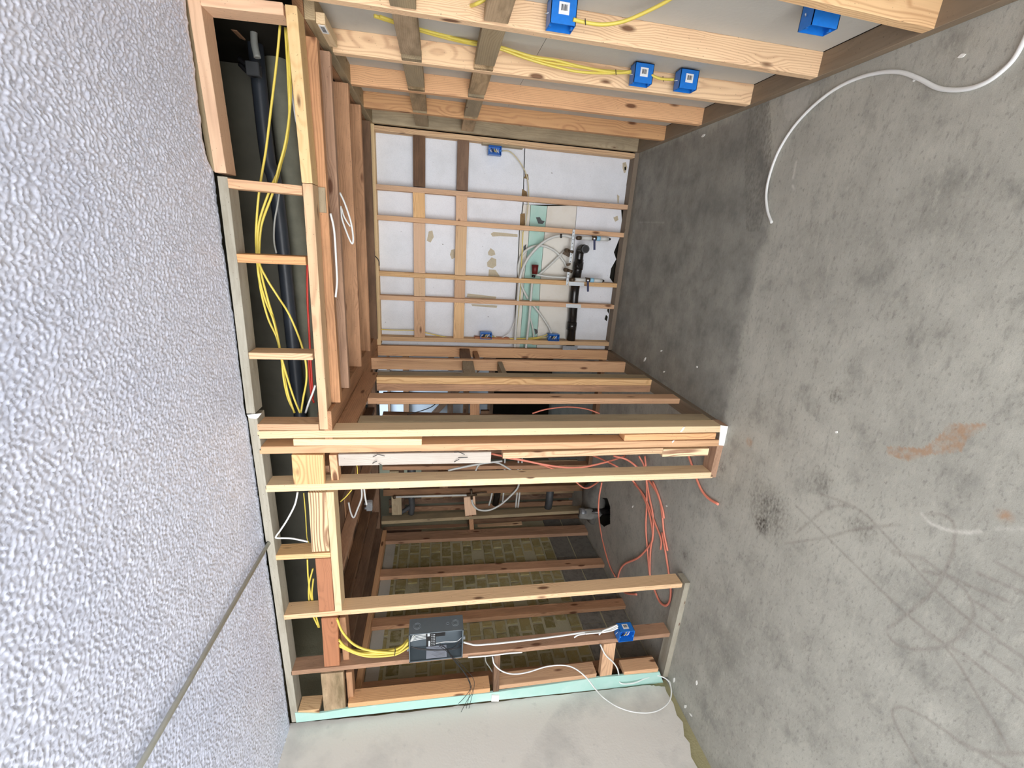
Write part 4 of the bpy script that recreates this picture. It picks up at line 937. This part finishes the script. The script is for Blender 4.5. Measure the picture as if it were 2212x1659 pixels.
# ------------------------------------------------------------------ load centre on the brown stud
x0, x1, z0, z1, yf, yb = -2.372, -2.155, 1.442, 1.752, 1.93, 2.035
t = thing('load_center', 'open grey electrical panel box on the brown front stud', 'electrical panel', ((x0 + x1) / 2, yb, z0))
bm = bmesh.new(); T = .003
def BB(lo, hi):
    lo, hi = V(lo), V(hi); c = (lo + hi) / 2; d = hi - lo
    bmesh.ops.create_cube(bm, size=1, matrix=Matrix.Translation(c) @ Matrix.Diagonal((d.x, d.y, d.z, 1)))
BB((x0, yb - T, z0), (x1, yb, z1)); BB((x0, yf, z0), (x0 + T, yb, z1)); BB((x1 - T, yf, z0), (x1, yb, z1)); BB((x0, yf, z0), (x1, yb, z0 + T)); BB((x0, yf, z1 - T), (x1, yb, z1))
BB((x0, yf, z0), (x0 + .008, yf + T, z1)); BB((x1 - .006, yf, z0), (x1, yf + T, z1)); BB((x0, yf, z0), (x1, yf + T, z0 + .006)); BB((x0, yf, z1 - .006), (x1, yf + T, z1))
enc = link('enclosure', mesh_bm('enclosure', bm, M_PANEL), t)
M_PANEL2 = plain('light_grey_panel_trim', (128, 138, 144), .45)
def ring(par, c, n, r, w=.0012):
    n = V(n); u = n.orthogonal().normalized(); v = n.cross(u)
    pts = [V(c) + u * math.cos(q) * r + v * math.sin(q) * r for q in [2 * math.pi * k / 20 for k in range(21)]]
    tube('knockout', par, M_PANEL2, pts, w, 5, smooth=False)
for zz in (z1 - .045, z0 + .045):
    for r in (.014, .021): ring(enc, (x1 + .0004, (yf + yb) / 2, zz), (1, 0, 0), r)
ring(enc, (x1 + .0004, (yf + yb) / 2, z0 + .09), (1, 0, 0), .008)
br = box('breaker_base', t, M_BLK, (x0 + .075, yf + .03, 1.60), (x1 - .03, yb - .004, 1.655))
box('breaker_base', t, M_BLK, (x1 - .075, yf + .035, 1.545), (x1 - .008, yb - .004, 1.60))
for i in range(7):
    for j in range(3): tube('terminal_screw', br, M_GALV, [(x0 + .088 + i * .013, yf + .0285, 1.607 + j * .008), (x0 + .088 + i * .013, yf + .031, 1.607 + j * .008)], .0026, 6, smooth=False)
box('bus_bar', t, M_GALV, (x0 + .085, yf + .024, 1.632), (x0 + .125, yf + .03, 1.643))
box('bus_bar', t, M_GALV, (x1 - .06, yf + .028, 1.634), (x1 - .012, yf + .034, 1.648))
box('bus_bar', t, M_GALV, (x1 - .028, yf + .028, 1.572), (x1 - .012, yf + .034, 1.59))
lab_ = box('wiring_label', t, plain('grey_paper_label', (196, 200, 212), .6), (x0 + T + .0004, yf + .012, 1.535), (x0 + T + .0016, yb - .012, 1.655), 0)
for i in range(8): bar('text_line', lab_, M_INK, (x0 + T + .0016, yf + .020 + i * .0085, 1.545), (x0 + T + .0016, yf + .020 + i * .0085, 1.60 + .012 * (i % 3)), Y3 * .0009, X3 * .0005, 0)
for i in range(6):
    tube('wire', t, M_WHT if i != 4 else M_GRYC, [(x0 + .105, yf + .05, z1 - .004), (x0 + .125 + i * .010, yf + .04, z1 - .03), (x0 + .13 + i * .011, yf + .04, 1.68), (x0 + .13 + i * .011, yf + .04, 1.655)], .0022, 6)
for L in ([(z1 - .01, .10), (1.70, .085), (1.62, .062), (1.53, .05), (1.47, .055), (z0 + .01, .09)], [(z1 - .02, .095), (1.69, .075), (1.60, .055), (1.50, .06), (z0 + .02, .11)]):
    tube('wire', t, M_BLKC, [(x0 + dx, yf + .02, zz) for zz, dx in L], .003, 6)
tube('wire', t, M_WHT, [(x0 + .085, yf + .04, 1.60), (x0 + .09, yf + .04, 1.55), (x0 + .085, yf + .04, 1.48), (x0 + .10, yf + .05, z0 + .004)], .0022, 6)
tube('connector', t, M_GALV2, [(x0 + .10, yf + .05, z1), (x0 + .10, yf + .05, z1 + .018)], .014, 10, smooth=False)
tube('connector', t, M_GALV2, [(x0 + .05, yf + .05, z1), (x0 + .05, yf + .05, z1 + .014)], .012, 10, smooth=False)
tube('connector', t, M_GALV2, [(x0 + .10, yf + .05, z0 - .016), (x0 + .10, yf + .05, z0)], .012, 10, smooth=False)
GB = 'thin black wires trailing out of the panel box'
for k, L in enumerate(([(945, 1392), (962, 1400), (975, 1420), (1000, 1450), (1015, 1475), (1020, 1495), (1008, 1515), (996, 1538)], [(950, 1390), (965, 1402), (985, 1430), (1006, 1458), (1016, 1485), (1012, 1510), (1007, 1530)], [(955, 1392), (975, 1415), (1003, 1442), (1022, 1465), (1024, 1485), (1018, 1510), (1013, 1530)], [(948, 1395), (970, 1412), (1000, 1448), (1014, 1470), (1016, 1488), (1002, 1508), (990, 1520)])):
    cable('black_wire', ['longest thin black wire hanging from the panel box', 'second thin black wire hanging from the panel box', 'outermost thin black wire bowed away from the panel box', 'shortest thin black wire ending above the drywall'][k], oy(L, 1.925 - .004 * k), .0016, M_BLKC, 'wire', GB)
cable('white_cable', 'white cable from the panel box along the brown stud to the blue box', oy([(1001, 1387), (1012, 1390), (1027, 1393), (1060, 1391), (1100, 1387), (1160, 1380), (1220, 1372), (1260, 1366), (1300, 1362), (1322, 1354), (1334, 1350)], 1.955), .0045, M_WHT, flat=1.4)
for k, L in enumerate(([(1240, 1377), (1252, 1371), (1285, 1366), (1310, 1362), (1325, 1358), (1335, 1352)], [(1294, 1371), (1302, 1363), (1318, 1357), (1333, 1350)], [(1265, 1369), (1300, 1366), (1322, 1362), (1335, 1356)])):
    cable('white_cable', ['white cable stub with cut end beside the left blue box', 'short white cable twisting into the left blue box', 'lower white cable entering the left blue box'][k], oy(L, 1.945 - .004 * k), .0045, M_WHT)
cable('white_cable', 'long white cable looping across the painted drywall to the floor', [PY(1011, 1420, 1.972), PY(1060, 1416, 1.972), PY(1100, 1411, 1.972), PY(1128, 1409, 1.98)], .0045, M_WHT)
W2 = [PY(1064, 1418, 2.0), PY(1068, 1435, 1.97), PY(1085, 1450, 1.95), PY(1110, 1456, 1.94), PY(1140, 1452, 1.93), PY(1180, 1440, 1.93), PY(1215, 1437, 1.92), PY(1240, 1443, 1.90), PY(1265, 1462, 1.88), PY(1285, 1487, 1.86)] + [PX(a, b, XW + .03) for a, b in [(1305, 1508), (1335, 1527), (1370, 1538), (1405, 1539), (1430, 1530)]] + [PX(1447, 1512, XW + .03), PX(1450, 1490, XW + .05), PX(1443, 1470, XW + .06), PX(1420, 1459, XW + .06), PX(1395, 1465, XW + .05), PX(1370, 1475, XW + .04), PX(1345, 1477, XW + .04), PX(1337, 1472, XW + .05)]
cable('white_cable', 'white cable with a wide loop lying against the painted drywall', W2, .0042, M_WHT)
cable('white_cable', 'white cable dropping past the flat block into the green board', oy([(1297, 1393), (1305, 1410), (1313, 1420), (1324, 1430), (1333, 1443), (1337, 1458)], 1.96), .0045, M_WHT)
cable('grey_cable', 'faint grey cable curving behind the dark fire block', oy([(1048, 1418), (1050, 1430), (1058, 1442), (1064, 1452)], 2.05), .004, M_GRYC)
# ------------------------------------------------------------------ floor cable, conduit, debris
cable('white_cable', 'white cable snaking across the open concrete floor', zc([(1667, 481), (1658, 455), (1655, 420), (1662, 380), (1680, 330), (1710, 280), (1750, 235), (1800, 195), (1850, 170), (1900, 157), (1945, 156), (1985, 170), (2020, 188), (2050, 194), (2090, 192), (2130, 178), (2165, 153), (2195, 120), (2225, 60), (2245, 20)], .006), .0055, M_WHT, flat=1.3)
t = thing('steel_conduit', 'long straight painted conduit running along the white textured ceiling', 'conduit', tuple(PZ(578, 1178, 2.44)))
ca = PZ(579, 1176, 2.437); cb_ = PZ(310, 1642, 2.437); dd = (cb_ - ca).normalized()
tube('pipe', t, M_EMT, [ca + V((0, .03, 0)), cb_ + dd * 1.5], .0092, 14, smooth=False)
p = PY(579, 1174, YF - .001)
tube('drilled_hole', t, M_GAP, [p, p + V((0, .002, 0))], .012, 12, smooth=False)
deb = [((2070, 125), (2088, 117)), ((1516, 296), (1524, 290)), ((1391, 781), (1396, 772)), ((1427, 759), (1431, 757)), ((1505, 793), (1508, 792)), ((1433, 804), (1437, 802)), ((1806, 932), (1810, 935)), ((1366, 1097), (1368, 1092)), ((1439, 1092), (1442, 1094)), ((1455, 1474), (1458, 1464)), ((1505, 1480), (1506, 1470)), ((1479, 1529), (1483, 1523)), ((1490, 1540), (1496, 1548)), ((1443, 1467), (1450, 1478)), ((1975, 172), (1978, 174))]
labs = ['large white plaster chip on the floor near the right wall', 'small white chip on the dark alcove floor by the right plate', 'pale wood sliver on the floor beside the partition plate', 'tiny white chip near the alcove back corner', 'tiny white speck of plaster on the open alcove floor', 'small white chip beside the partition plate', 'small white chip in the middle of the open floor', 'white chip on the floor beside the broken hole', 'white chip beside the orange cables', 'white chip at the corner of the left bottom plate', 'slim white chip just off the painted drywall', 'plaster crumb at the foot of the painted wall', 'oval plaster crumb further along the painted wall', 'plaster lump in the corner by the green board', 'tiny chip beside the curled white floor cable']
for (a, b), lab in zip(deb, labs):
    A_, B_ = PZ(*a, 0), PZ(*b, 0); d = B_ - A_; n = V((-d.y, d.x, 0)).normalized() * max(.006, d.length * .22)
    m_ = A_.lerp(B_, .5)
    pts = [A_, A_.lerp(B_, .3) + n * .8, m_ + n, A_.lerp(B_, .8) + n * .6, B_, A_.lerp(B_, .75) - n * .7, m_ - n * .9, A_.lerp(B_, .2) - n * .6]
    tag(poly('debris_chip', None, M_CHIP, [q + V((0, 0, .0005)) for q in pts], Z3 * .004), lab, 'debris')
